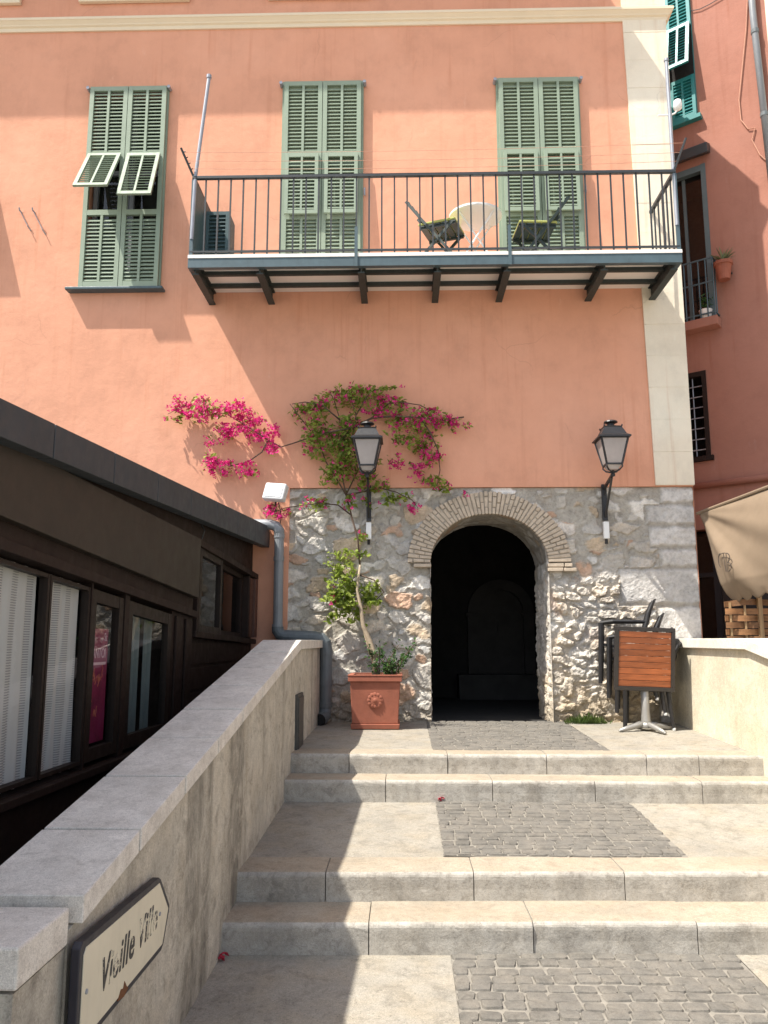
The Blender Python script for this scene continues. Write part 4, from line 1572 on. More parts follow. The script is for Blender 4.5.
def text_mesh(txt, name, mat, parent, origin, ux, uz, size, sx=1.0, shear=0.0, extrude=0.001, bold=0.0, spacing=1.0):
    cu = bpy.data.curves.new(name, 'FONT')
    cu.body = txt
    cu.size = size
    cu.shear = shear
    cu.offset = bold
    cu.space_character = spacing
    cu.align_x = 'CENTER'
    cu.align_y = 'CENTER'
    cu.extrude = extrude
    cu.resolution_u = 4
    to = bpy.data.objects.new(name, cu)
    COL.objects.link(to)
    bpy.context.view_layer.update()
    me = bpy.data.meshes.new_from_object(to.evaluated_get(bpy.context.evaluated_depsgraph_get()))
    bpy.data.objects.remove(to)
    ux, uz = Vector(ux).normalized(), Vector(uz).normalized()
    nrm = ux.cross(uz)
    o0_ = Vector(ROOT[parent.name])
    for v in me.vertices:
        c = v.co.copy()
        v.co = Vector(origin) + ux * (c.x * sx) + uz * c.y + nrm * c.z - o0_
    me.materials.clear()
    me.materials.append(mat)
    me.name = name
    o = bpy.data.objects.new(name, me)
    COL.objects.link(o)
    o.parent = parent
    ROOT[o.name] = tuple(o0_)
    return o


text_mesh('Vieille', 'lettering', m_letter, sg, (xs_ + 0.0045, -6.455, -0.112), (0, 1, 0), (0, 0, 1), 0.150, 0.82, 0.22, 0.0008, 0.0018, 1.10)
text_mesh('Ville', 'lettering', m_letter, sg, (xs_ + 0.0045, -6.125, -0.112), (0, 1, 0), (0, 0, 1), 0.150, 0.82, 0.22, 0.0008, 0.0018, 1.10)

sg.location.y += 0.04
sg.location.z -= 0.022
# =================================================================================================== RIGHT PARAPET
XP = 3.275
rp = thing('parapet_wall', 'cream rendered parapet with pale coping right of the stairs', 'wall', (XP + 0.15, -2.5, -0.8))
def rz2(y):
    return 0.985 if y > -2.15 else 0.985 - 0.17 * (-2.15 - y)
w_ = MB()
P = []
for y in [0.03, -0.5, -1.0, -1.6, -2.15] + [-2.15 - 0.4 * k for k in range(1, 14)]:
    zt_ = rz2(y) - 0.10
    P.append([(XP, y, -1.0), (XP, y, zt_), (XP + 0.30, y, zt_), (XP + 0.30, y, -1.0)])
w_.grid(P)
w_.add(P[0], [(0, 1, 2, 3)])
w_.add(P[-1], [(3, 2, 1, 0)])
w_.build('wall_body', m_rwall, rp)
yj = [-0.02, -0.74, -1.45, -2.15]
while yj[-1] > -7.0:
    yj.append(yj[-1] - 0.7)
for y0, y1 in zip(yj[:-1], yj[1:]):
    s_ = MB()
    A, B = [], []
    for y, L in ((y0 - 0.002, A), (y1 + 0.002, B)):
        z = rz2(y)
        L += [(XP - 0.045, y, z - 0.098), (XP - 0.045, y, z), (XP + 0.34, y, z), (XP + 0.34, y, z - 0.098)]
    s_.loft(A, B)
    s_.build('coping_slab', m_rcop, rp, bevel=0.007, seg=2)

# =================================================================================================== RESTAURANT (low building on the left)
RA = 0.035
rn = math.hypot(RA, 1)
rd = np.array([RA, 1.0, 0]) / rn       # along its front, towards the pink house
rnv = np.array([1.0, -RA, 0]) / rn     # outwards, to the stairs
RO = np.array([-1.36, 0.0, 0.0])


def rpt(u, off, z):
    """u along the front from the pink house (negative = to the viewer), off outwards"""
    p = RO + rd * u + rnv * off
    return (float(p[0]), float(p[1]), z)


def rpx(px, py, off=-0.15):
    p = on_plane(px, py, rnv, RO + rnv * off)
    return float((p - RO) @ rd), float(p[2])


def rbox(mb, u0, u1, o0_, o1, z0, z1, z0b=None, z1b=None, mi=0):
    """box in restaurant coordinates; z may differ at the u1 end"""
    z0b = z0 if z0b is None else z0b
    z1b = z1 if z1b is None else z1b
    A = [rpt(u0, o0_, z0), rpt(u0, o1, z0), rpt(u0, o1, z1), rpt(u0, o0_, z1)]
    B = [rpt(u1, o0_, z0b), rpt(u1, o1, z0b), rpt(u1, o1, z1b), rpt(u1, o0_, z1b)]
    mb.loft(A, B, mi)


rs = thing('restaurant_building', 'low dark brown restaurant front with curtained windows beside the parapet', 'building', rpt(-4.0, -0.5, -0.8))
RZ = lambda u: 2.30 + 0.044 * u
RB_ = lambda u: 2.05 + 0.031 * u
rf = MB()
us = [-0.02 - 0.78 * k for k in range(13)]
for a, b in zip(us[:-1], us[1:]):
    rbox(rf, b + 0.005, a - 0.005, -0.10, 0.0, RB_(b), RZ(b), RB_(a), RZ(a))
rbox(rf, us[-1], -0.02, -0.12, -0.010, RB_(us[-1]) + 0.01, RZ(us[-1]) - 0.010, RB_(0) + 0.01, RZ(0) - 0.010)
rf.build('roof_edge', m_roofz, rs, bevel=0.004)
rf = MB()
A = [rpt(-9.5, -0.13, RZ(-9.5) - 0.15), rpt(-9.5, -0.13, RZ(-9.5) - 0.02), rpt(-9.5, -6, RZ(-9.5) + 0.1), rpt(-9.5, -6, RZ(-9.5) - 0.1)]
B = [rpt(-0.03, -0.13, RZ(0) - 0.2), rpt(-0.03, -0.13, RZ(0) - 0.02), (-8, -0.03, RZ(0) + 0.1), (-8, -0.03, RZ(0) - 0.1)]
rf.loft(A, B)
rf.build('roof', m_roofz, rs)
WO = -0.15          # wall face
ZT = lambda u: 1.355 - 0.073 * (u + 5.6)      # heads of the glazing drop towards the house
ZS_ = lambda u: 0.25


def rslope(mb, u0, u1, o0_, o1, f0, f1):
    rbox(mb, u0, u1, o0_, o1, f0(u0), f1(u0), f0(u1), f1(u1))


top_ = lambda u: RB_(u) + 0.06
UE = -0.10          # far end of the front
wl_ = MB()
rslope(wl_, -9.5, -2.50, -0.30, WO, lambda u: ZT(u) + 0.03, top_)                     # header
rslope(wl_, -9.5, -2.50, -0.30, WO, lambda u: -1.0, lambda u: ZS_(u) - 0.03)            # low wall
rslope(wl_, -3.05, -2.50, -0.30, WO, lambda u: ZS_(u) - 0.03, lambda u: ZT(u) + 0.03)
rbox(wl_, -2.50, UE, -0.30, WO - 0.03, -1.0, 1.03, -1.0, 0.96)
rbox(wl_, -2.50, UE, -0.30, WO - 0.03, 1.80, top_(-2.5), 1.68, top_(UE))
rbox(wl_, UE - 0.09, UE, -0.30, WO - 0.03, 0.96, 1.68)
wl_.build('wall', m_brown, rs)
for k in range(4):
    z = 0.10 + 0.215 * k
    pl_ = MB()
    rbox(pl_, -2.46, UE - 0.02, WO - 0.029, WO - 0.020, z + 0.01, z + 0.20)
    pl_.build('timber_panel', m_brown, rs, bevel=0.004)
for u in (-2.98, -2.72):
    pl_ = MB()
    rslope(pl_, u, u + 0.17, WO + 0.001, WO + 0.02, lambda q: ZS_(q) - 0.1, lambda q: ZT(q))
    pl_.build('timber_panel', m_brown, rs, bevel=0.004)
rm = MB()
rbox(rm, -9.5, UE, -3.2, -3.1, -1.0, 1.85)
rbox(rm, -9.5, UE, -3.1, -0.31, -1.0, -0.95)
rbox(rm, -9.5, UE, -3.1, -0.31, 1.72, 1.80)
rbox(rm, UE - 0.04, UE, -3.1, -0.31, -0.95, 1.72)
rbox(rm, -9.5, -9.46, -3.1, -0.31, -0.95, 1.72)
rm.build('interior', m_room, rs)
fa = MB()
rslope(fa, -9.4, -2.52, WO + 0.003, WO + 0.06, lambda u: 1.535 - 0.067 * (u + 5.65), lambda u: 1.90 - 0.019 * (u + 5.65))
fa.build('sign_fascia', m_olive, rs, bevel=0.006)
fm = MB()
rslope(fm, -9.4, -2.50, WO + 0.0015, WO + 0.045, lambda u: ZT(u) + 0.028, lambda u: ZT(u) + 0.085)
fm.build('head_moulding', m_brown, rs, bevel=0.004)
fm = MB()
rslope(fm, -9.4, -2.98, WO + 0.0015, WO + 0.055, lambda u: ZS_(u) - 0.075, lambda u: ZS_(u) - 0.032)
fm.build('sill_moulding', m_brown, rs, bevel=0.004)


def glazed(name, u0, u1, f0, f1, frame=0.05, off=WO - 0.045, mat=m_frame):
    f = MB()
    o1 = off + 0.05
    rslope(f, u0, u0 + frame, off, o1, f0, f1)
    rslope(f, u1 - frame, u1, off, o1, f0, f1)
    rslope(f, u0 + frame, u1 - frame, off, o1 - 0.002, lambda u: f1(u) - frame, f1)
    rslope(f, u0 + frame, u1 - frame, off, o1 - 0.002, f0, lambda u: f0(u) + frame)
    fo = f.build(name, mat, rs)
    p = MB()
    a, b = u0 + frame * 0.6, u1 - frame * 0.6
    p.add([rpt(a, off + 0.025, f0(a) + frame * 0.6), rpt(b, off + 0.025, f0(b) + frame * 0.6), rpt(b, off + 0.025, f1(b) - frame * 0.6), rpt(a, off + 0.025, f1(a) - frame * 0.6)], [(0, 1, 2, 3)])
    p.build('pane', m_glass, fo)
    return fo


def curtain(u0, u1, parent, off=WO - 0.060, waves=9, amp=0.010, seed=0):
    mb = MB()
    n = 90
    P = []
    for i in range(n + 1):
        t = i / n
        u = u0 + (u1 - u0) * t
        row = []
        for j in range(7):
            z = ZS_(u) - 0.02 + (ZT(u) + 0.02 - ZS_(u) + 0.02) * j / 6
            a = math.sin(t * waves * 2 * PI + seed + 0.4 * math.sin(j * 0.5)) * amp + math.sin(t * waves * 4.3 * PI + seed * 2) * amp * 0.4
            row.append(rpt(u + 0.006 * math.sin(j * 0.6 + seed), off + a * (0.6 + 0.5 * (1 - j / 6)), z))
        P.append(row)
    mb.grid(P)
    return mb.build('curtain', m_curt, parent, smooth=True, fixn=False)


w0 = glazed('window', -6.60, -5.13, ZS_, ZT, 0.022)
curtain(-6.58, -5.16, w0, seed=1, waves=11)
w0b = glazed('window', -8.2, -6.62, ZS_, ZT, 0.022)
curtain(-8.18, -6.65, w0b, seed=4, waves=11)
w1 = glazed('window', -5.12, -4.605, ZS_, ZT, 0.022)
curtain(-5.085, -4.64, w1, seed=2, waves=4)
po_ = MB()
rslope(po_, -4.603, -4.585, WO - 0.06, WO + 0.012, lambda u: ZS_(u) - 0.03, lambda u: ZT(u) + 0.03)
po_.build('door_post', m_brown, rs)
w2 = glazed('glazed_door', -4.583, -4.07, ZS_, ZT, 0.075)
po_ = MB()
rslope(po_, -4.065, -3.985, WO - 0.06, WO + 0.012, lambda u: ZS_(u) - 0.03, lambda u: ZT(u) + 0.03)
po_.build('door_post', m_brown, rs)
w3 = glazed('glazed_door', -3.98, -3.06, ZS_, ZT, 0.085)
# poster inside the narrow pane: a flat print
u0p, u1p = -4.485, -4.205
PO = WO - 0.036
pst = thing('poster', 'magenta poster with white lettering behind the narrow door pane', 'poster', rpt(-4.35, PO, 0.4))
p_ = MB()
rbox(p_, u0p, u1p, PO - 0.004, PO, 0.345, 1.04)
p_.build('print', m_poster, pst)
def ppt(u, z):
    return rpt(u, PO + 0.0008, z)
m_ptext = plain('pink_white_print', (0.62, 0.42, 0.46), 0.6)
uxr = tuple(rd)
text_mesh('St', 'poster_lettering', m_ptext, pst, ppt(-4.245, 0.985), uxr, (0, 0, 1), 0.075, 0.7)
text_mesh('ANTOI', 'poster_lettering', m_ptext, pst, ppt(-4.335, 0.885), uxr, (0, 0, 1), 0.09, 0.72)
b_ = MB()
rbox(b_, u0p + 0.02, u1p - 0.02, PO + 0.0002, PO + 0.0008, 0.815, 0.832)
b_.build('poster_lettering', m_ptext, pst)
sw = MB()
prr = random.Random(5)
for k in range(14):
    u = prr.uniform(u0p + 0.03, u1p - 0.06)
    z = prr.uniform(0.46, 0.76)
    q0 = Vector(rpt(u, PO + 0.002, z))
    pts = [q0]
    for i in range(5):
        q0 = q0 + Vector(tuple(rd)) * prr.uniform(-0.012, 0.020) + Vector((0, 0, prr.uniform(-0.03, 0.03)))
        pts.append(q0)
    sw.tube(pts, 0.0028, 4)
sw.build('poster_scrollwork', plain('orange_pink_print', (0.55, 0.16, 0.10), 0.6), pst)
m_gcurt = plain('grey_green_curtain', (0.16, 0.20, 0.19), 0.9)
for (a, b) in ((-3.62, -3.48), (-3.36, -3.22)):
    cur = MB()
    P = []
    for i in range(13):
        t = i / 12
        u = a + (b - a) * t
        P.append([rpt(u, WO - 0.11 + 0.02 * math.sin(t * 9), z) for z in (ZS_(u), ZT(u))])
    cur.grid(P)
    cur.build('curtain', m_gcurt, w3, smooth=True, fixn=False)
# sliding window in the recessed bay
f0 = lambda u: 1.045 - 0.028 * (u + 2.4)
f1 = lambda u: 1.78 - 0.05 * (u + 2.4)
w4 = glazed('sliding_window', -2.38, -1.62, f0, f1, 0.06, WO - 0.03)
w5 = glazed('sliding_window', -1.58, -0.52, f0, f1, 0.05, WO - 0.09, m_brown)
sl = MB()
rbox(sl, -2.50, UE, WO - 0.11, WO + 0.035, f0(-2.5) - 0.055, f0(-2.5) - 0.002, f0(UE) - 0.055, f0(UE) - 0.002)
rbox(sl, -2.50, UE, WO - 0.11, WO + 0.045, f1(-2.5) + 0.002, f1(-2.5) + 0.06, f1(UE) + 0.002, f1(UE) + 0.06)
rbox(sl, -2.43, -2.385, WO - 0.11, WO + 0.02, 1.046, 1.779)
rbox(sl, -0.51, -0.44, WO - 0.11, WO + 0.03, 0.998, 1.68)
sl.build('window_frame', m_brown, rs, bevel=0.004)
m_redw = plain('reddish_brown_timber', (0.075, 0.030, 0.020), 0.5)
for a, b, o_ in ((-0.44, -0.30, 0.03), (-0.295, -0.16, 0.055)):
    sh_ = MB()
    rbox(sh_, a, b, WO + o_ - 0.03, WO + o_, 1.0, 1.66)
    sh_.build('folded_shutter', m_redw, rs, bevel=0.004)
cb_ = MB()
cb_.tube([rpt(-2.42, WO + 0.03, 1.98), rpt(-2.43, WO + 0.06, 1.92), rpt(-2.42, WO + 0.03, 1.84)], 0.006, 5)
cb_.build('cable', m_rail, rs)

# =================================================================================================== PLANTER AND BOUGAINVILLEA
pc = (-0.085, -0.42)
pt = thing('terracotta_planter', 'square terracotta planter with a rosette against the rubble wall', 'planter', (pc[0], pc[1], 0.03))
p_ = MB()


def frust(mb, cx, cy_, a, b, z0, z1):
    mb.loft([(cx - a, cy_ - a, z0), (cx + a, cy_ - a, z0), (cx + a, cy_ + a, z0), (cx - a, cy_ + a, z0)],
            [(cx - b, cy_ - b, z1), (cx + b, cy_ - b, z1), (cx + b, cy_ + b, z1), (cx - b, cy_ + b, z1)])


frust(p_, pc[0], pc[1], 0.255, 0.262, 0.035, 0.09)
frust(p_, pc[0], pc[1], 0.245, 0.268, 0.0905, 0.53)
p_.build('pot_body', m_terra, pt, bevel=0.008)
p_ = MB()
a_, b_i = 0.292, 0.235
for z0, z1, aa in ((0.531, 0.59, 0.288), (0.5905, 0.602, 0.294)):
    p_.box(pc[0] - aa, pc[0] + aa, pc[1] - aa, pc[1] - b_i, z0, z1)
    p_.box(pc[0] - aa, pc[0] + aa, pc[1] + b_i, pc[1] + aa, z0, z1)
    p_.box(pc[0] - aa, pc[0] - b_i, pc[1] - b_i, pc[1] + b_i, z0, z1)
    p_.box(pc[0] + b_i, pc[0] + aa, pc[1] - b_i, pc[1] + b_i, z0, z1)
p_.build('rim', m_terra, pt, bevel=0.006)
p_ = MB()
yf_ = pc[1] - 0.262
rc = (pc[0] + 0.0, 0.335)
for k in range(12):
    a = 2 * PI * k / 12
    q = (rc[0] + 0.062 * math.cos(a), yf_ - 0.002, rc[1] + 0.062 * math.sin(a))
    vs = []
    for m_ in range(8):
        b = 2 * PI * m_ / 8
        r_ = 0.026
        vs.append((q[0] + r_ * math.cos(b), q[1], q[2] + r_ * math.sin(b)))
    vs.append((q[0], q[1] - 0.016, q[2]))
    p_.add(vs, [(m_, (m_ + 1) % 8, 8) for m_ in range(8)])
for r_, d_2 in ((0.052, 0.020), (0.028, 0.032)):
    vs = [(rc[0] + r_ * math.cos(2 * PI * m_ / 14), yf_ - d_2 * 0.4, rc[1] + r_ * math.sin(2 * PI * m_ / 14)) for m_ in range(14)] + [(rc[0], yf_ - d_2, rc[1])]
    p_.add(vs, [(m_, (m_ + 1) % 14, 14) for m_ in range(14)])
p_.build('rosette', m_terra, pt, smooth=True)
p_ = MB()
p_.box(pc[0] - 0.236, pc[0] + 0.236, pc[1] - 0.236, pc[1] + 0.236, 0.50, 0.565)
p_.build('soil', m_soil, pt)


def leaf(mb, c, size, rr, up_bias=0.4, wratio=0.55, out=None):
    d = Vector((rr.gauss(0, 1), rr.gauss(0, 1) - 0.3, rr.gauss(0, 0.8) - 0.1)).normalized()
    n = Vector((rr.gauss(0, 0.6), -0.6 + rr.gauss(0, 0.5), up_bias + rr.gauss(0.4, 0.5)))
    n = (n - d * n.dot(d))
    if n.length < 1e-3:
        return
    n.normalize()
    s = d.cross(n)
    c = Vector(c)
    L, W = size, size * wratio
    p0 = c - d * L * 0.5
    p1 = c + d * L * 0.5 - n * L * 0.10
    m0 = c - n * W * 0.12
    a = c + s * W * 0.5 + n * W * 0.12 - d * L * 0.08
    b = c - s * W * 0.5 + n * W * 0.12 - d * L * 0.08
    mb.add([p0, a, p1, b, m0], [(0, 1, 4), (1, 2, 4), (2, 3, 4), (3, 0, 4)])


def bract(mb, c, size, rr):
    """three papery bracts"""
    ax = Vector((rr.gauss(0, 0.7), -0.8 + rr.gauss(0, 0.4), rr.gauss(0.0, 0.7))).normalized()
    u = ax.orthogonal().normalized()
    v = ax.cross(u)
    c = Vector(c)
    a0 = rr.uniform(0, 6.28)
    for k in range(3):
        a = a0 + k * 2.094
        d = (u * math.cos(a) + v * math.sin(a))
        s = ax.cross(d)
        tip = c + d * size * 0.75 + ax * size * 0.55
        mb.add([c, c + d * size * 0.38 + s * size * 0.33 + ax * size * 0.22, tip, c + d * size * 0.38 - s * size * 0.33 + ax * size * 0.22], [(0, 1, 2, 3)])


bg = thing('bougainvillea', 'flowering bougainvillea climbing from the terracotta planter up the wall', 'climbing plant', (pc[0], pc[1], 0.56))
pr = random.Random(23)


def wp(px, py, off=-0.12):
    x, z = onY(px, py, off)
    return Vector((x, off, z))


tr_ = MB()
trunk_pts = [Vector((-0.10, -0.40, 0.55)), wp(375, 655, -0.36), wp(369, 640, -0.33), wp(363, 625, -0.31), wp(361, 608, -0.30), wp(357, 590, -0.24), wp(360, 565, -0.18)]
tr_.tube(trunk_pts, [0.032, 0.028, 0.031, 0.025, 0.022, 0.016, 0.012], 10)
tr_.tube([trunk_pts[3], wp(370, 652, -0.30), Vector((-0.05, -0.36, 0.56))], [0.018, 0.018, 0.020], 8)
tr_.build('trunk', m_bark, bg, smooth=True)
branch_px = [
    [(360, 566), (358, 540), (352, 518), (346, 494)],
    [(346, 495), (335, 476), (326, 462), (318, 440), (306, 425), (296, 412), (290, 404)],
    [(346, 495), (341, 470), (337, 445), (340, 420), (334, 400), (330, 392)],
    [(346, 495), (358, 470), (352, 440), (356, 415), (350, 395), (362, 388)],
    [(337, 445), (352, 428), (372, 418), (395, 416), (420, 418), (445, 420), (464, 417)],
    [(372, 418), (388, 404), (400, 402), (420, 405), (440, 416)],
    [(420, 418), (430, 432), (438, 450), (440, 470), (437, 486)],
    [(352, 428), (330, 432), (312, 437), (294, 443), (281, 447), (268, 440), (250, 428), (228, 415), (205, 408), (183, 406), (168, 414)],
    [(268, 440), (262, 452), (248, 462), (230, 466), (214, 460), (204, 462)],
    [(346, 495), (362, 492), (380, 488), (396, 492), (412, 500), (418, 508)],
    [(351, 515), (338, 505), (320, 503), (304, 505), (285, 508), (272, 513)],
    [(357, 590), (345, 575), (336, 565), (325, 566)],
    [(360, 575), (374, 580), (384, 592), (376, 600)],
    [(340, 420), (322, 405), (305, 402), (292, 404)],
    [(356, 415), (370, 392), (385, 387), (395, 388)],
]
for k, bpx in enumerate(branch_px):
    b_ = MB()
    pts = []
    for i, (a, c) in enumerate(bpx):
        off = -0.10 - 0.06 * math.sin(i * 1.3 + k) - 0.03 * pr.random()
        pts.append(wp(a, c, off))
    rr_ = [0.010 - 0.0075 * i / len(pts) for i in range(len(pts))]
    if k == 0:
        rr_ = [0.012, 0.011, 0.011, 0.010]
    if k == 4:
        rr_ = [0.016 - 0.006 * i / len(pts) for i in range(len(pts))]
    b_.tube(pts, rr_, 6)
    b_.build('branch', m_twig, bg, smooth=True)

# clumps: centre px, spread px, leaves, bracts, distance from wall
clumps = [
    (300, 412, 13, 8, 90, 10, .16), (320, 402, 14, 9, 130, 22, .18), (345, 398, 16, 10, 170, 20, .2), (372, 402, 14, 9, 110, 40, .2),
    (318, 425, 16, 12, 170, 28, .2), (345, 425, 18, 14, 230, 26, .24), (328, 450, 17, 12, 230, 12, .26), (312, 440, 10, 12, 90, 14, .2),
    (352, 452, 14, 14, 190, 18, .26), (340, 472, 16, 10, 190, 16, .22), (362, 480, 12, 8, 100, 18, .2),
    (385, 412, 12, 8, 70, 55, .2), (400, 420, 15, 10, 130, 40, .2), (420, 415, 14, 8, 80, 60, .2), (395, 402, 10, 5, 60, 25, .18), (438, 420, 13, 7, 60, 55, .18),
    (452, 424, 9, 7, 45, 35, .15), (410, 440, 12, 10, 90, 25, .18), (426, 440, 12, 12, 110, 22, .18), (432, 462, 10, 9, 45, 70, .18),
    (420, 468, 10, 6, 25, 55, .16), (397, 463, 9, 6, 15, 40, .16), (437, 482, 10, 8, 75, 16, .15), (446, 490, 8, 4, 30, 8, .12),
    (345, 392, 18, 5, 60, 20, .2), (362, 388, 10, 3, 35, 8, .2), (385, 388, 12, 3, 40, 4, .2), (392, 497, 12, 8, 70, 6, .14), (380, 488, 9, 6, 50, 8, .15),
    (352, 500, 12, 7, 70, 22, .16), (326, 503, 12, 6, 50, 10, .14), (415, 509, 7, 5, 2, 42, .14), (308, 503, 8, 5, 20, 18, .14), (280, 513, 9, 6, 16, 60, .2), (273, 508, 6, 4, 10, 26, .2),
    (464, 494, 3, 2, 2, 8, .1),
    # pink left spray
    (182, 408, 12, 7, 28, 80, .2), (200, 406, 13, 9, 40, 95, .2), (216, 415, 14, 9, 75, 70, .2), (236, 414, 12, 9, 22, 110, .2), (228, 432, 12, 10, 18, 95, .2),
    (250, 426, 14, 10, 20, 130, .2), (262, 438, 12, 10, 12, 110, .18), (270, 446, 8, 7, 8, 55, .16), (212, 440, 12, 8, 10, 22, .16), (245, 412, 10, 5, 10, 40, .18), (190, 416, 10, 6, 30, 20, .18),
    (210, 464, 10, 9, 22, 75, .2), (222, 470, 9, 8, 20, 45, .2), (245, 466, 12, 6, 14, 62, .18), (252, 472, 8, 5, 6, 20, .16), (176, 419, 6, 4, 24, 6, .16),
    # lower leafy clump over the pot
    (335, 568, 9, 7, 100, 0, .2), (346, 575, 10, 10, 160, 2, .28), (352, 590, 12, 10, 190, 2, .32), (340, 600, 12, 10, 170, 4, .32), (330, 598, 7, 8, 70, 8, .28),
    (364, 592, 10, 8, 130, 0, .3), (348, 608, 12, 7, 120, 0, .3), (370, 602, 8, 5, 50, 0, .25), (328, 618, 8, 6, 34, 0, .2), (342, 556, 12, 6, 60, 0, .18), (363, 553, 8, 5, 40, 0, .18), (376, 590, 6, 5, 28, 0, .2),
    (360, 536, 6, 6, 30, 4, .16), (352, 620, 8, 6, 36, 0, .26),
]
lv, fv = MB(), MB()
for (cx, cy_, rx, ry, nl, nb_, dep) in clumps:
    # sub-twigs give the clump an uneven outline
    subs = [(pr.gauss(0, 0.55), pr.gauss(0, 0.55), pr.random()) for _ in range(5 + nl // 30)]
    left = cx < 275
    for k in range(int(nl * (0.9 if left else (0.95 if cy_ < 540 else 0.9)))):
        sx, sy, sd = pr.choice(subs)
        a = cx + rx * (sx + pr.gauss(0, 0.28))
        c = cy_ + ry * (sy + pr.gauss(0, 0.28))
        off = -0.03 - dep * (0.25 + 0.75 * sd) * pr.uniform(0.55, 1.1)
        q = wp(a, c, off)
        leaf(lv, q, pr.uniform(0.042, 0.085), pr, 0.5, 0.62)
    for k in range(int(nb_ * (0.95 if left else 0.75))):
        sx, sy, sd = pr.choice(subs)
        a = cx + rx * (sx + pr.gauss(0, 0.30))
        c = cy_ + ry * (sy + pr.gauss(0, 0.30))
        off = -0.04 - dep * (0.3 + 0.8 * sd) * pr.uniform(0.6, 1.1)
        bract(fv, wp(a, c, off), pr.uniform(0.026, 0.042), pr)
lv.build('leaves', m_leaf, bg, fixn=False)
fv.build('flowers', m_bract, bg, fixn=False)

# small glossy shrub in the same pot
sb_ = thing('pot_shrub', 'small glossy dark green shrub growing in the terracotta planter', 'shrub', (0.02, -0.42, 0.56))
st_ = MB()
lv = MB()
for k in range(16):
    a = pr.uniform(0, 2 * PI)
    base = Vector((0.02 + pr.uniform(-0.1, 0.1), -0.42 + pr.uniform(-0.1, 0.1), 0.555))
    tip = base + Vector((0.20 * math.cos(a) + 0.04, 0.15 * math.sin(a), pr.uniform(0.12, 0.42)))
    midp = base.lerp(tip, 0.5) + Vector((0, 0, 0.04))
    st_.tube([base, midp, tip], [0.006, 0.005, 0.003], 5)
    for i in range(26):
        t = pr.uniform(0.15, 1.05)
        q = (base.lerp(midp, t * 2) if t < 0.5 else midp.lerp(tip, t * 2 - 1)) + Vector((pr.gauss(0, 0.03), pr.gauss(0, 0.03), pr.gauss(0, 0.03)))
        leaf(lv, q, pr.uniform(0.035, 0.065), pr, 0.5, 0.5)
st_.build('stems', m_twig, sb_)
lv.build('leaves', m_leafd, sb_, fixn=False)

# weeds at the foot of the wall
wd = thing('weed_tuft', 'green weed tuft at the foot of the stone wall right of the arch', 'weeds', (2.27, -0.05, 0.04))
lv = MB()
for k in range(420):
    x = pr.gauss(2.27, 0.13)
    if abs(x - 2.27) > 0.27:
        continue
    y = -0.03 - pr.random() * 0.13
    b = Vector((x, y, 0.035))
    hgt = pr.uniform(0.05, 0.17) * (1 - abs(x - 2.27) * 1.8)
    d = Vector((pr.gauss(0, 0.5), pr.gauss(-0.2, 0.4), 1)).normalized() * max(hgt, 0.03)
    s = Vector((pr.gauss(0, 1), pr.gauss(0, 1), 0)).normalized() * pr.uniform(0.004, 0.010)
    lv.add([b - s * 0.5, b + d * 0.5 + s, b + d, b + d * 0.5 - s], [(0, 1, 2, 3)])
lv.build('leaves', m_grass, wd, fixn=False)
fp = random.Random(77)

# fallen petals
for lab, (px, py, z) in (('pink fallen petal at the foot of the second step', (440, 801, -0.335)), ('dark red fallen leaf in the corner by the left parapet', (222, 958, -0.755))):
    p = on_plane(px, py, (0, 0, 1), (0, 0, z))
    mb = MB()
    for k in range(3):
        bract(mb, (p[0] + fp.uniform(-.01, .01), p[1] + fp.uniform(-.015, .0), z + 0.012 + 0.01 * k), 0.045, fp)
    tag(mb.build('fallen_petal', m_red, fixn=False), lab, 'petal')

# =================================================================================================== FOLDED TABLE AND STACKED CHAIRS
tb = thing('folding_table', 'flip top table with orange wooden slats tilted upright before the stacked chairs', 'table', (2.74, -0.80, 0.03))
tcx, ty_, tz0, tz1 = 2.765, -0.75, 0.44, 1.105
hw = 0.325
tilt = rad(4)
tc_ = Vector((tcx, ty_, (tz0 + tz1) / 2))
TT = Matrix.Rotation(tilt, 3, 'X') @ Matrix.Rotation(rad(2.2), 3, 'Y')
RZm = Matrix.Rotation(rad(5), 3, 'Z')


def tT(x, y, z):
    return tuple(tc_ + RZm @ TT @ Vector((x, y, z)))


t_ = MB()
t_.T = tT
hh = (tz1 - tz0) / 2
fw_ = 0.042
t_.box(-hw, hw, -0.018, 0.018, hh - fw_, hh)
t_.box(-hw, hw, -0.018, 0.018, -hh, -hh + fw_)
t_.box(-hw, -hw + fw_, -0.0182, 0.0178, -hh + fw_, hh - fw_)
t_.box(hw - fw_, hw, -0.0182, 0.0178, -hh + fw_, hh - fw_)
t_.T = None
t_.build('top_frame', m_tframe, tb, bevel=0.004)
t_ = MB()
t_.T = tT
ns = 9
for k in range(ns):
    z0 = -hh + fw_ + 0.003 + (2 * hh - 2 * fw_ - 0.006) * k / ns
    z1 = -hh + fw_ + 0.003 + (2 * hh - 2 * fw_ - 0.006) * (k + 1) / ns - 0.0035
    t_.box(-hw + fw_ + 0.002, hw - fw_ - 0.002, -0.012, 0.010, z0, z1)
t_.T = None
t_.build('slatted_top', m_slat, tb, bevel=0.003)
t_ = MB()
cxl, cyl = 2.765, -0.69
t_.lathe((cxl, cyl, 0.085), [(0.055, 0.0), (0.050, 0.05), (0.044, 0.14), (0.036, 0.70)], 16)
t_.build('column', m_alu, tb, smooth=True)
t_ = MB()
t_.lathe((cxl, cyl, 0.055), [(0.03, 0.0), (0.075, 0.01), (0.06, 0.05), (0.045, 0.07)], 16)
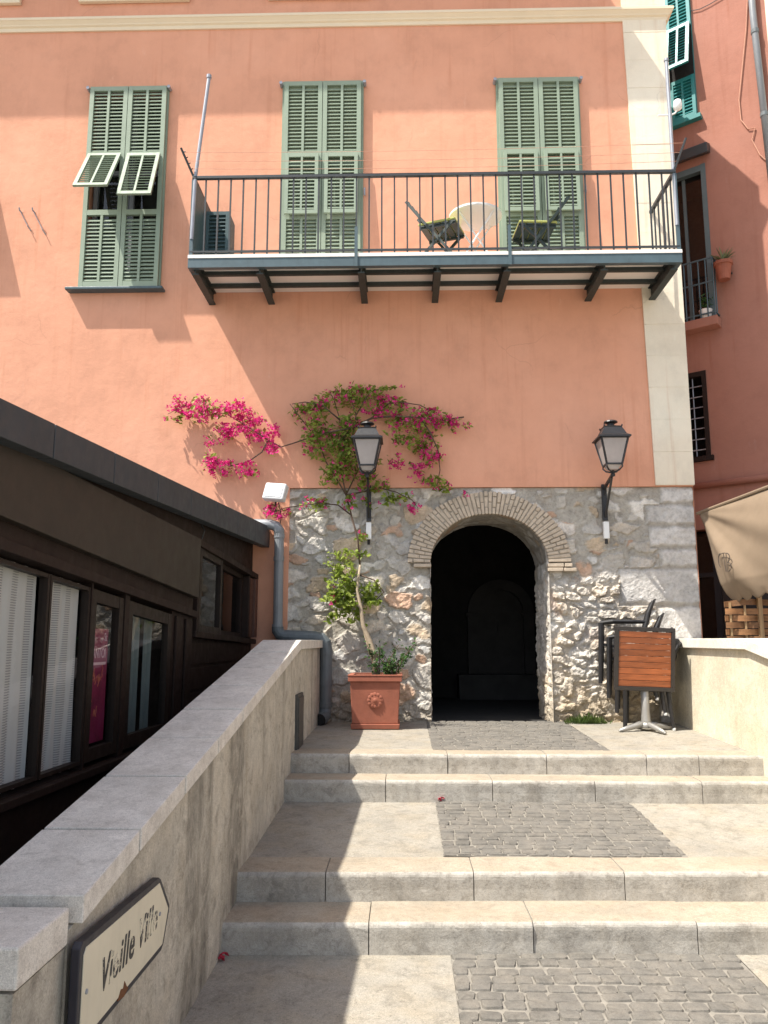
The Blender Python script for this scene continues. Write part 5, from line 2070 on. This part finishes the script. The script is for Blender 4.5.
for k in range(4):
    a = rad(-72) + k * PI / 2
    d = Vector((math.cos(a), math.sin(a), 0))
    p0 = Vector((cxl, cyl, 0.095))
    t_.tube([p0 + d * 0.03, p0 + d * 0.12 + Vector((0, 0, -0.01)), p0 + d * 0.24 + Vector((0, 0, -0.035)), p0 + d * 0.32 + Vector((0, 0, -0.052))], [0.032, 0.03, 0.025, 0.017], 8)
    t_.lathe(tuple(p0 + d * 0.315 + Vector((0, 0, -0.062))), [(0.014, 0), (0.017, 0.01), (0.010, 0.02)], 8)
t_.build('base', m_alu, tb, smooth=True)


def stack_chair():
    ch = thing('stacking_chair', '', 'chair', (0, 0, 0), 'black chairs stacked in the corner')
    s_ = MB()
    P = []
    for i in range(9):
        x = -0.23 + 0.46 * i / 8
        P.append([(x, -0.225 + 0.45 * j / 8, 0.435 - 0.012 * math.sin(PI * j / 8) - 0.02 * math.sin(PI * i / 8) - 0.015 * i / 8) for j in range(9)])
    s_.grid(P)
    so = s_.build('seat', m_chair, ch)
    md = so.modifiers.new('Solid', 'SOLIDIFY')
    md.thickness = 0.018
    s_ = MB()
    P = []
    for i in range(8):
        t = i / 7
        z = 0.50 + 0.385 * t
        x = 0.205 + 0.10 * t + 0.035 * t * t
        P.append([(x + 0.03 * (1 - ((j - 4) / 4.0) ** 2), -0.19 + 0.38 * j / 8, z + 0.03 * (1 - ((j - 4) / 4.0) ** 2) * t) for j in range(9)])
    s_.grid(P)
    so = s_.build('backrest', m_chair, ch)
    md = so.modifiers.new('Solid', 'SOLIDIFY')
    md.thickness = 0.018
    for s in (-1, 1):
        l_ = MB()
        l_.tube([(-0.255, s * 0.265, 0.012), (-0.235, s * 0.262, 0.40), (-0.225, s * 0.26, 0.655)], [0.022, 0.027, 0.028], 8)
        l_.build('leg', m_chair, ch)
        l_ = MB()
        l_.tube([(0.235, s * 0.255, 0.012), (0.195, s * 0.25, 0.42), (0.21, s * 0.225, 0.52), (0.27, s * 0.205, 0.76), (0.325, s * 0.195, 0.885)], [0.018, 0.022, 0.023, 0.021, 0.016], 8)
        lo = l_.build('leg', m_chair, ch)
        c_ = MB()
        c_.lathe((0.236, s * 0.256, 0.0), [(0.016, 0.0), (0.018, 0.02), (0.014, 0.03)], 8)
        c_.build('foot_cap', m_white, lo)
        a_ = MB()
        a_.tube([(-0.232, s * 0.26, 0.655), (-0.10, s * 0.265, 0.672), (0.10, s * 0.25, 0.668), (0.245, s * 0.215, 0.665)], [0.019, 0.021, 0.019, 0.015], 8)
        a_.build('armrest', m_chair, ch)
    return ch


labs = ['bottom chair of the black stack, its feet on the landing', 'second chair from the bottom of the black stack', 'second chair from the top of the black stack', 'topmost chair of the black stack by the stone wall']
ch0 = stack_chair()
for k in range(4):
    c = ch0 if k == 0 else copy_tree(ch0)
    c['label'] = labs[k]
    c.location = (2.90 - 0.085 * k, -0.38 - 0.004 * k, 0.035 + 0.155 * k)
    c.rotation_euler = (0, 0, rad(-17 + 0.8 * k))

# =================================================================================================== ROSE HOUSE ON THE RIGHT
QK = 1.0542                            # drawn up nearer, then set back and enlarged to scale
QB = np.array([CAM[0] + (3.957 - CAM[0]) * QK, CAM[1] + (0.75 - CAM[1]) * QK, 0.0])
qd = np.array([0.8, -0.6, 0.0])
qn = np.array([-0.6, -0.8, 0.0])     # outwards


def qpt(w_, off, z):
    p = QB + qd * w_ * QK + qn * off
    return (float(p[0]), float(p[1]), CAM[2] + (z - CAM[2]) * QK)


def qpx(px, py, off=0.0):
    p = on_plane(px, py, qn, QB + qn * off)
    return float((p - QB) @ qd) / QK, float(CAM[2] + (p[2] - CAM[2]) / QK)


def qbox(mb, w0, w1, o0_, o1, z0, z1, mi=0):
    mb.loft([qpt(w0, o0_, z0), qpt(w0, o1, z0), qpt(w0, o1, z1), qpt(w0, o0_, z1)], [qpt(w1, o0_, z0), qpt(w1, o1, z0), qpt(w1, o1, z1), qpt(w1, o0_, z1)], mi)


rh = thing('rose_house', 'deep rose house behind the cream corner strip with teal shutters', 'house', qpt(1.0, -0.3, -0.2))
holes = [(-0.30, 0.39, 5.06, 7.26), (-0.30, 0.215, 3.29, 4.40), (-0.34, 0.25, 0.0, 2.35)]
w_ = MB()
wc = [-0.355, -0.34, -0.30, 0.215, 0.25, 0.39, 7.0]
zc = sorted(set([-0.3, 0.0, 2.35, 3.29, 4.40, 5.06, 7.26, 13.0]))
for i in range(len(wc) - 1):
    for j in range(len(zc) - 1):
        cw, cz = (wc[i] + wc[i + 1]) / 2, (zc[j] + zc[j + 1]) / 2
        if any(h[0] < cw < h[1] and h[2] < cz < h[3] for h in holes):
            continue
        w_.add([qpt(wc[i], 0, zc[j]), qpt(wc[i + 1], 0, zc[j]), qpt(wc[i + 1], 0, zc[j + 1]), qpt(wc[i], 0, zc[j + 1])], [(0, 1, 2, 3)])
for (a, b, c, d) in holes:
    w_.add([qpt(b, 0, c), qpt(b, -0.2, c), qpt(b, -0.2, d), qpt(b, 0, d)], [(0, 1, 2, 3)])
    w_.add([qpt(a, 0, d), qpt(b, 0, d), qpt(b, -0.2, d), qpt(a, -0.2, d)], [(0, 1, 2, 3)])
    w_.add([qpt(a, 0, c), qpt(b, 0, c), qpt(b, -0.2, c), qpt(a, -0.2, c)], [(0, 1, 2, 3)])
w_.build('wall', m_pink2, rh, fixn=False)
r_ = MB()
qbox(r_, -0.3, 7.0, -4.0, 0.35, 13.0, 13.2)
r_.build('roof', m_terra, rh)
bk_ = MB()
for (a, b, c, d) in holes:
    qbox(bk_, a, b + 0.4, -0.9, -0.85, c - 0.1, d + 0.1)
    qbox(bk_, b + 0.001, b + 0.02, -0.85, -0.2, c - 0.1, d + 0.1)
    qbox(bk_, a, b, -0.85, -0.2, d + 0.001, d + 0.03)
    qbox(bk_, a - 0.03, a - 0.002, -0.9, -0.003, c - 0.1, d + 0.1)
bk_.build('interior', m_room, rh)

# teal shuttered window, one flap propped
tw = MB()
qbox(tw, -0.34, 0.345, 0.001, 0.03, 7.96, 10.3)
qbox(tw, -0.40, 0.40, 0.002, 0.10, 7.90, 7.955)
two = tw.build('window', m_teal, rh)


def qpanel(w0, w1, z0, z1, off, ang, name, parent):
    mb = MB()
    phr = rad(ang)

    def T(x, y, z):
        yo = off - y * math.cos(phr) - z * math.sin(phr) if ang else off - y
        zz_ = z1 + z * math.cos(phr) - y * math.sin(phr)
        return qpt(x, yo, zz_)
    mb.T = T
    panel(mb, w0, w1, -(z1 - z0), 0.0, -0.03, 0.0, 0.045, 0.055, 0.028)
    mb.T = None
    return mb.build(name, m_teal, parent)


for (a, b) in ((-0.335, 0.005), (0.012, 0.342)):
    qpanel(a, b, 9.34, 10.28, 0.032, 0, 'shutter', two)
    qpanel(a, b, 7.97, 8.58, 0.032, 0, 'shutter', two)
dk = MB()
qbox(dk, -0.33, 0.34, 0.0305, 0.034, 8.58, 9.34)
dk.build('opening_shade_sheet', m_room, two)  # near-black sheet stands in for the shade behind the flaps
qpanel(0.015, 0.335, 8.62, 9.36, 0.07, 14, 'shutter_flap', two)
qpanel(-0.335, 0.0, 8.62, 9.36, 0.07, 4, 'shutter_flap', two)

# canopy / blind box over the tall window
cn = MB()
A = [qpt(-0.3, 0.0, 7.38), qpt(-0.3, 0.16, 7.32), qpt(-0.3, 0.17, 7.46), qpt(-0.3, 0.0, 7.52)]
B = [qpt(0.47, 0.0, 7.38), qpt(0.47, 0.16, 7.32), qpt(0.47, 0.17, 7.46), qpt(0.47, 0.0, 7.52)]
cn.loft(A, B)
cn.build('blind_box', m_rail, rh, bevel=0.01)
fw2 = MB()
qbox(fw2, 0.33, 0.392, -0.08, 0.012, 5.07, 7.26)
qbox(fw2, -0.3, 0.33, -0.08, 0.010, 7.17, 7.255)
qbox(fw2, 0.05, 0.09, -0.12, -0.09, 5.07, 7.17)
fwo = fw2.build('tall_window', plain('grey_teal_frame', (0.10, 0.14, 0.15), 0.5), rh)
pn = MB()
pn.add([qpt(-0.3, -0.10, 5.07), qpt(0.34, -0.10, 5.07), qpt(0.34, -0.10, 7.2), qpt(-0.3, -0.10, 7.2)], [(0, 1, 2, 3)])
pn.build('pane', m_glass, fwo)
# window ledge and little railing
ld = MB()
qbox(ld, -0.3, 0.46, 0.001, 0.20, 4.93, 5.05)
ld.build('window_ledge', m_pink2, rh, bevel=0.008)
ra_ = MB()
ww = [-0.28 + 0.09 * k for k in range(9)]
for x in ww:
    ra_.bar(qpt(x, 0.18, 5.05), qpt(x, 0.18, 5.84), 0.014, 0.014)
for z in (5.10, 5.52, 5.84):
    ra_.bar(qpt(-0.28, 0.18, z), qpt(0.45, 0.18, z), 0.018, 0.018)
for z in (5.10, 5.84):
    ra_.bar(qpt(0.44, 0.18, z), qpt(0.44, 0.0, z), 0.018, 0.018)
ra_.bar(qpt(0.44, 0.09, 5.1), qpt(0.44, 0.09, 5.84), 0.014, 0.014)
ra_.build('window_railing', m_steel, rh)
# barred lower window
lw = MB()
qbox(lw, 0.17, 0.225, -0.06, 0.02, 3.28, 4.41)
qbox(lw, -0.3, 0.17, -0.06, 0.018, 4.345, 4.41)
qbox(lw, -0.3, 0.26, -0.06, 0.05, 3.22, 3.285)
lwo = lw.build('barred_window', m_brown, rh)
br2 = MB()
for k in range(7):
    z = 3.38 + 0.14 * k
    br2.bar(qpt(-0.3, -0.02, z), qpt(0.17, -0.02, z), 0.012, 0.012)
for x in (-0.2, -0.08, 0.04):
    br2.bar(qpt(x, -0.035, 3.29), qpt(x, -0.035, 4.34), 0.012, 0.012)
br2.build('window_bars', m_galv, lwo)
# ground floor shop door
sd_ = MB()
qbox(sd_, -0.30, -0.22, -0.1, 0.01, 0.0, 2.3)
qbox(sd_, 0.16, 0.245, -0.1, 0.01, 0.0, 2.3)
qbox(sd_, -0.22, 0.16, -0.1, 0.008, 1.75, 1.80)
sdo = sd_.build('door', plain('blue_black_door', (0.015, 0.018, 0.022), 0.4), rh)
pn = MB()
pn.add([qpt(-0.23, -0.06, 0.0), qpt(0.17, -0.06, 0.0), qpt(0.17, -0.06, 2.3), qpt(-0.23, -0.06, 2.3)], [(0, 1, 2, 3)])
pn.build('pane', m_glass, sdo)
sf = MB()
qbox(sf, 0.255, 3.0, 0.001, 0.03, 0.0, 2.36)
sf.build('shop_front', plain('dark_shop_front', (0.022, 0.018, 0.016), 0.5), rh)
# painted horizontal pipe, cream edge strip
pp = MB()
pp.tube([qpt(-0.3, 0.05, 2.90), qpt(3.5, 0.05, 2.93)], 0.045, 10)
pp.build('wall_pipe', m_pink2, rh, smooth=True)
ck = MB()
qbox(ck, 1.27, 2.2, 0.001, 0.02, 2.0, 12.9)
ck.build('corner_strip', m_cream, rh)

dpp = thing('drainpipe', 'pale grey downpipe at the right edge of the rose house', 'drainpipe', qpt(1.14, 0.08, 7.0))
a = qpx(751, -10, 0.08)
b = qpx(770, 160, 0.08)
d_ = MB()
d_.tube([qpt(a[0], 0.08, 12.8), qpt(a[0] + 0.0, 0.08, 9.0), qpt(b[0], 0.08, 6.6)], 0.045, 12)
d_.build('pipe', m_pvc, dpp, smooth=True)
d_ = MB()
for t in (0.1, 0.6):
    z = 9.0 - 2.4 * t
    x = a[0] + (b[0] - a[0]) * t
    d_.tube([qpt(x, 0.08, z), qpt(x, 0.08, z + 0.05)], 0.053, 12)
    d_.bar(qpt(x, 0.0, z + 0.025), qpt(x, 0.08, z + 0.025), 0.02, 0.02)
d_.build('clamp', m_pvc2, dpp)

cbl = MB()
pts = [(748, -12), (746, 30), (742, 70), (739, 100), (741, 120), (748, 129), (755, 128), (752, 140), (760, 155), (769, 163)]
cbl.tube([qpt(*((lambda q: (q[0], 0.02, q[1]))(qpx(x, y, 0.02)))) for x, y in pts], 0.008, 6)
tag(cbl.build('wall_cable', m_cable), 'thin pale cable looping down the rose house wall', 'cable')
cbl = MB()
pts = [(690, 11), (700, 9), (710, 4), (720, -2), (730, -8)]
cbl.tube([qpt(*((lambda q: (q[0], 0.02, q[1]))(qpx(x, y, 0.02)))) for x, y in pts], 0.006, 6)
tag(cbl.build('wall_cable', m_rail), 'dark cable crossing the rose house wall beside the teal shutters', 'cable')

# hanging pot with agave
hp = thing('hanging_pot', 'terracotta pot with a spiky agave fixed to the rose house wall', 'potted plant', qpt(0.56, 0.18, 5.45))
cpt = qpt(0.565, 0.15, 5.50)
b_ = MB()
b_.lathe(cpt, [(0.075, 0.0), (0.105, 0.20), (0.122, 0.205), (0.122, 0.25), (0.10, 0.25)], 18)
b_.build('pot', m_terra, hp, smooth=False)
b_ = MB()
b_.bar(qpt(0.50, 0.0, 5.62), qpt(0.50, 0.15, 5.62), 0.012, 0.02)
b_.bar(qpt(0.63, 0.0, 5.62), qpt(0.63, 0.15, 5.62), 0.012, 0.02)
b_.build('pot_bracket', m_rail, hp)
lv = MB()
for k in range(46):
    a = pr.uniform(0, 2 * PI)
    el = pr.uniform(0.25, 1.35)
    L = pr.uniform(0.15, 0.26)
    d = Vector((math.cos(a) * math.cos(el), math.sin(a) * math.cos(el), math.sin(el)))
    s = Vector((-math.sin(a), math.cos(a), 0)) * 0.011
    b0 = Vector(cpt) + Vector((0, 0, 0.25)) + d * 0.02
    m0 = b0 + d * L * 0.5
    tip = b0 + d * L - Vector((0, 0, 0.03))
    lv.add([b0 - s * 0.6, b0 + s * 0.6, m0 + s, tip, m0 - s], [(0, 1, 2, 4), (2, 3, 4)])
lv.build('leaves', m_agave, hp, fixn=False)
# white pot with a plant on the ledge
wpp = thing('ledge_pot', 'white flower pot with a small plant behind the little window railing', 'potted plant', qpt(0.30, 0.10, 5.05))
cpt = qpt(0.30, 0.10, 5.052)
b_ = MB()
b_.lathe(cpt, [(0.06, 0.0), (0.085, 0.12), (0.09, 0.13), (0.075, 0.13)], 16)
b_.build('pot', m_white, wpp)
lv = MB()
for k in range(60):
    q = Vector(cpt) + Vector((pr.gauss(0, 0.05), pr.gauss(0, 0.04), 0.15 + abs(pr.gauss(0, 0.12))))
    leaf(lv, q, pr.uniform(0.03, 0.07), pr)
lv.build('leaves', m_leafd, wpp, fixn=False)

# =================================================================================================== AWNING AND WOVEN FENCE
aw = thing('awning', 'beige canvas awning with a scalloped hem and dark monogram at the right edge', 'awning', (4.0, -0.8, 1.4))
aA = np.array([3.70, 0.0, 2.42])
adir = np.array([0.316, -0.949, 0.0])
an = np.array([-0.949, -0.316, 0.0])


def apx(px, py):
    p = on_plane(px, py, an, aA)
    return float((p - aA) @ adir), float(p[2])


sA = apx(699, 514)
sB = apx(768, 488)
sC = apx(726, 603)
sD = apx(768, 596)
SM = 2.6          # runs on past the frame
nu, nv = 90, 60
P = []
for j in range(nv + 1):
    v = j / nv
    left = sA[0] + (sC[0] - sA[0]) * (v ** 0.85) + 0.03 * math.sin(v * PI)
    row = []
    for i in range(nu + 1):
        u = i / nu
        s_ = left + (SM - left) * u
        zt_ = sA[1] + (sB[1] - sA[1]) * (s_ - sA[0]) / (sB[0] - sA[0])
        zb_ = sC[1] + (sD[1] - sC[1]) * (s_ - sC[0]) / (sD[0] - sC[0])
        # scallops along the hem
        sc_ = abs(math.sin((s_ - sC[0]) * PI / 0.20)) * 0.055
        z = zt_ + (zb_ - zt_) * v
        if v > 0.9:
            z += (v - 0.9) / 0.1 * (0.05 - sc_) * 0.9
        # folds radiate from the gathered upper left corner
        dx_, dz_ = s_ - sA[0], sA[1] - z + 0.02
        ang = math.atan2(dz_, max(dx_, 1e-3))
        rr_ = math.hypot(dx_, dz_)
        fold = 0.045 * math.sin(ang * 9.0) * min(1, rr_ * 2.0) * (0.35 + 0.65 * math.exp(-((ang - 0.9) / 0.4) ** 2)) + 0.006 * math.sin(ang * 23 + 1) * min(1, rr_ * 2)
        belly = 0.10 * math.sin(PI * min(1, v)) * min(1, rr_)
        hem = 0.05 * max(0, (v - 0.80) / 0.2)
        q = aA + adir * s_ + an * (fold + belly - hem)
        row.append((float(q[0]), float(q[1]), z))
    P.append(row)
cl = MB()
cl.grid(P)
co_ = cl.build('canvas', m_awn, aw, smooth=True, fixn=False)
md = co_.modifiers.new('Solid', 'SOLIDIFY')
md.thickness = 0.004
tbm = MB()
p0 = aA + adir * (-0.02) + an * 0.0
p1 = aA + adir * 2.6
tbm.tube([(p0[0], p0[1], sA[1] + 0.01), (p1[0], p1[1], sA[1] + (sB[1] - sA[1]) * 2.6 / (sB[0] - sA[0]) + 0.01)], 0.02, 8)
tbm.build('top_bar', m_awn, aw)
# monogram
mg = MB()
s0, z0 = apx(736, 563)


def mpt(a, b):
    q = aA + adir * (s0 + a) + an * 0.155
    return (float(q[0]), float(q[1]), z0 + b)


def arc(cx, cz, rx, rz, a0, a1, n=16):
    return [mpt(cx + rx * math.cos(rad(a0 + (a1 - a0) * k / n)), cz + rz * math.sin(rad(a0 + (a1 - a0) * k / n))) for k in range(n + 1)]


TR = 0.0045
mg.tube([mpt(0.02, -0.10), mpt(0.0, 0.0), mpt(-0.005, 0.10)], TR, 5)
mg.tube(arc(0.0, 0.06, 0.085, 0.045, 0, 178), TR, 5)
mg.tube(arc(-0.055, 0.03, 0.035, 0.075, 70, 260), TR, 5)
mg.tube([mpt(0.045, -0.10), mpt(0.04, 0.0), mpt(0.035, 0.10)], TR, 5)
mg.tube(arc(0.04, 0.05, 0.05, 0.05, 95, -90), TR, 5)
mg.tube(arc(0.045, -0.05, 0.06, 0.05, 90, -95), TR, 5)
mg.build('monogram', m_ink, aw)

fe = thing('woven_fence', 'woven wooden fence panel under the awning behind the cream parapet', 'fence', (4.3, -0.45, 0.02))
yf_ = -0.42
x0f = onY(724, 600, yf_)[0]
for k in range(9):
    x = x0f + 0.06 + 0.16 * k
    big = k in (2, 6)
    s_ = MB()
    r_ = 0.022 if big else 0.010
    s_.box(x - r_, x + r_, yf_ - (0.035 if big else 0.010), yf_ + 0.010, 0.03, 1.44 if big else 1.38)
    s_.build('fence_stake', m_weavep, fe)
la = MB()
for r_ in range(17):
    z = 0.12 + 0.075 * r_
    n = 60
    P = []
    for i in range(n + 1):
        x = x0f + 1.5 * i / n
        ph = (x - x0f - 0.06) / 0.16 * PI + (PI if r_ % 2 else 0)
        y = yf_ + 0.020 * math.cos(ph)
        top = 0.0
        if r_ == 16:
            top = 0.03 * math.sin((x - x0f) * 5)
        P.append([(x, y, z + top + 0.003), (x, y, z + 0.068 + top)])
    la.grid(P)
lo = la.build('laths', m_weave, fe, fixn=False)
md = lo.modifiers.new('Solid', 'SOLIDIFY')
md.thickness = 0.006

# =================================================================================================== LIGHT, SKY, CAMERA
SUN = Vector((0.54, 0.27, -1.0)).normalized()
sd = bpy.data.lights.new('Sun', 'SUN')
sd.energy = 4.7
sd.angle = rad(0.55)
sd.color = (1.0, 0.94, 0.84)
so = bpy.data.objects.new('Sun', sd)
COL.objects.link(so)
so.rotation_euler = SUN.to_track_quat('-Z', 'Y').to_euler()
so.location = (-8, -6, 20)

world = bpy.data.worlds.new('World')
scene.world = world
world.use_nodes = True
nt = world.node_tree
bgn = nt.nodes['Background']
sky = nt.nodes.new('ShaderNodeTexSky')
sky.sky_type = 'NISHITA'
sky.sun_disc = False
sky.sun_elevation = math.asin(-SUN.z)
sky.sun_rotation = math.atan2(-SUN.x, -SUN.y) % (2 * PI)
sky.air_density = 1.0
sky.dust_density = 2.0
sky.ozone_density = 1.0
hs = nt.nodes.new('ShaderNodeHueSaturation')
hs.inputs['Saturation'].default_value = 0.62      # thin coastal haze pales the blue
nt.links.new(sky.outputs[0], hs.inputs['Color'])
nt.links.new(hs.outputs[0], bgn.inputs['Color'])
bgn.inputs['Strength'].default_value = 0.14

cam = bpy.data.cameras.new('Camera')
cam.sensor_fit = 'VERTICAL'
cam.sensor_height = 24.0
cam.lens = F_PX * 24.0 / 1024.0
cam.clip_start = 0.05
cam.clip_end = 1000
cobj = bpy.data.objects.new('Camera', cam)
COL.objects.link(cobj)
cobj.location = tuple(CAM)
cobj.rotation_euler = (PI / 2 + PITCH, 0, YAW)
scene.camera = cobj

scene.view_settings.view_transform = 'Standard'
scene.view_settings.look = 'None'
scene.view_settings.gamma = 1.0
scene.view_settings.exposure = 0.82
scene.render.resolution_x = 768
scene.render.resolution_y = 1024
scene.render.engine = 'CYCLES'
scene.cycles.max_bounces = 8
scene.cycles.use_denoising = True
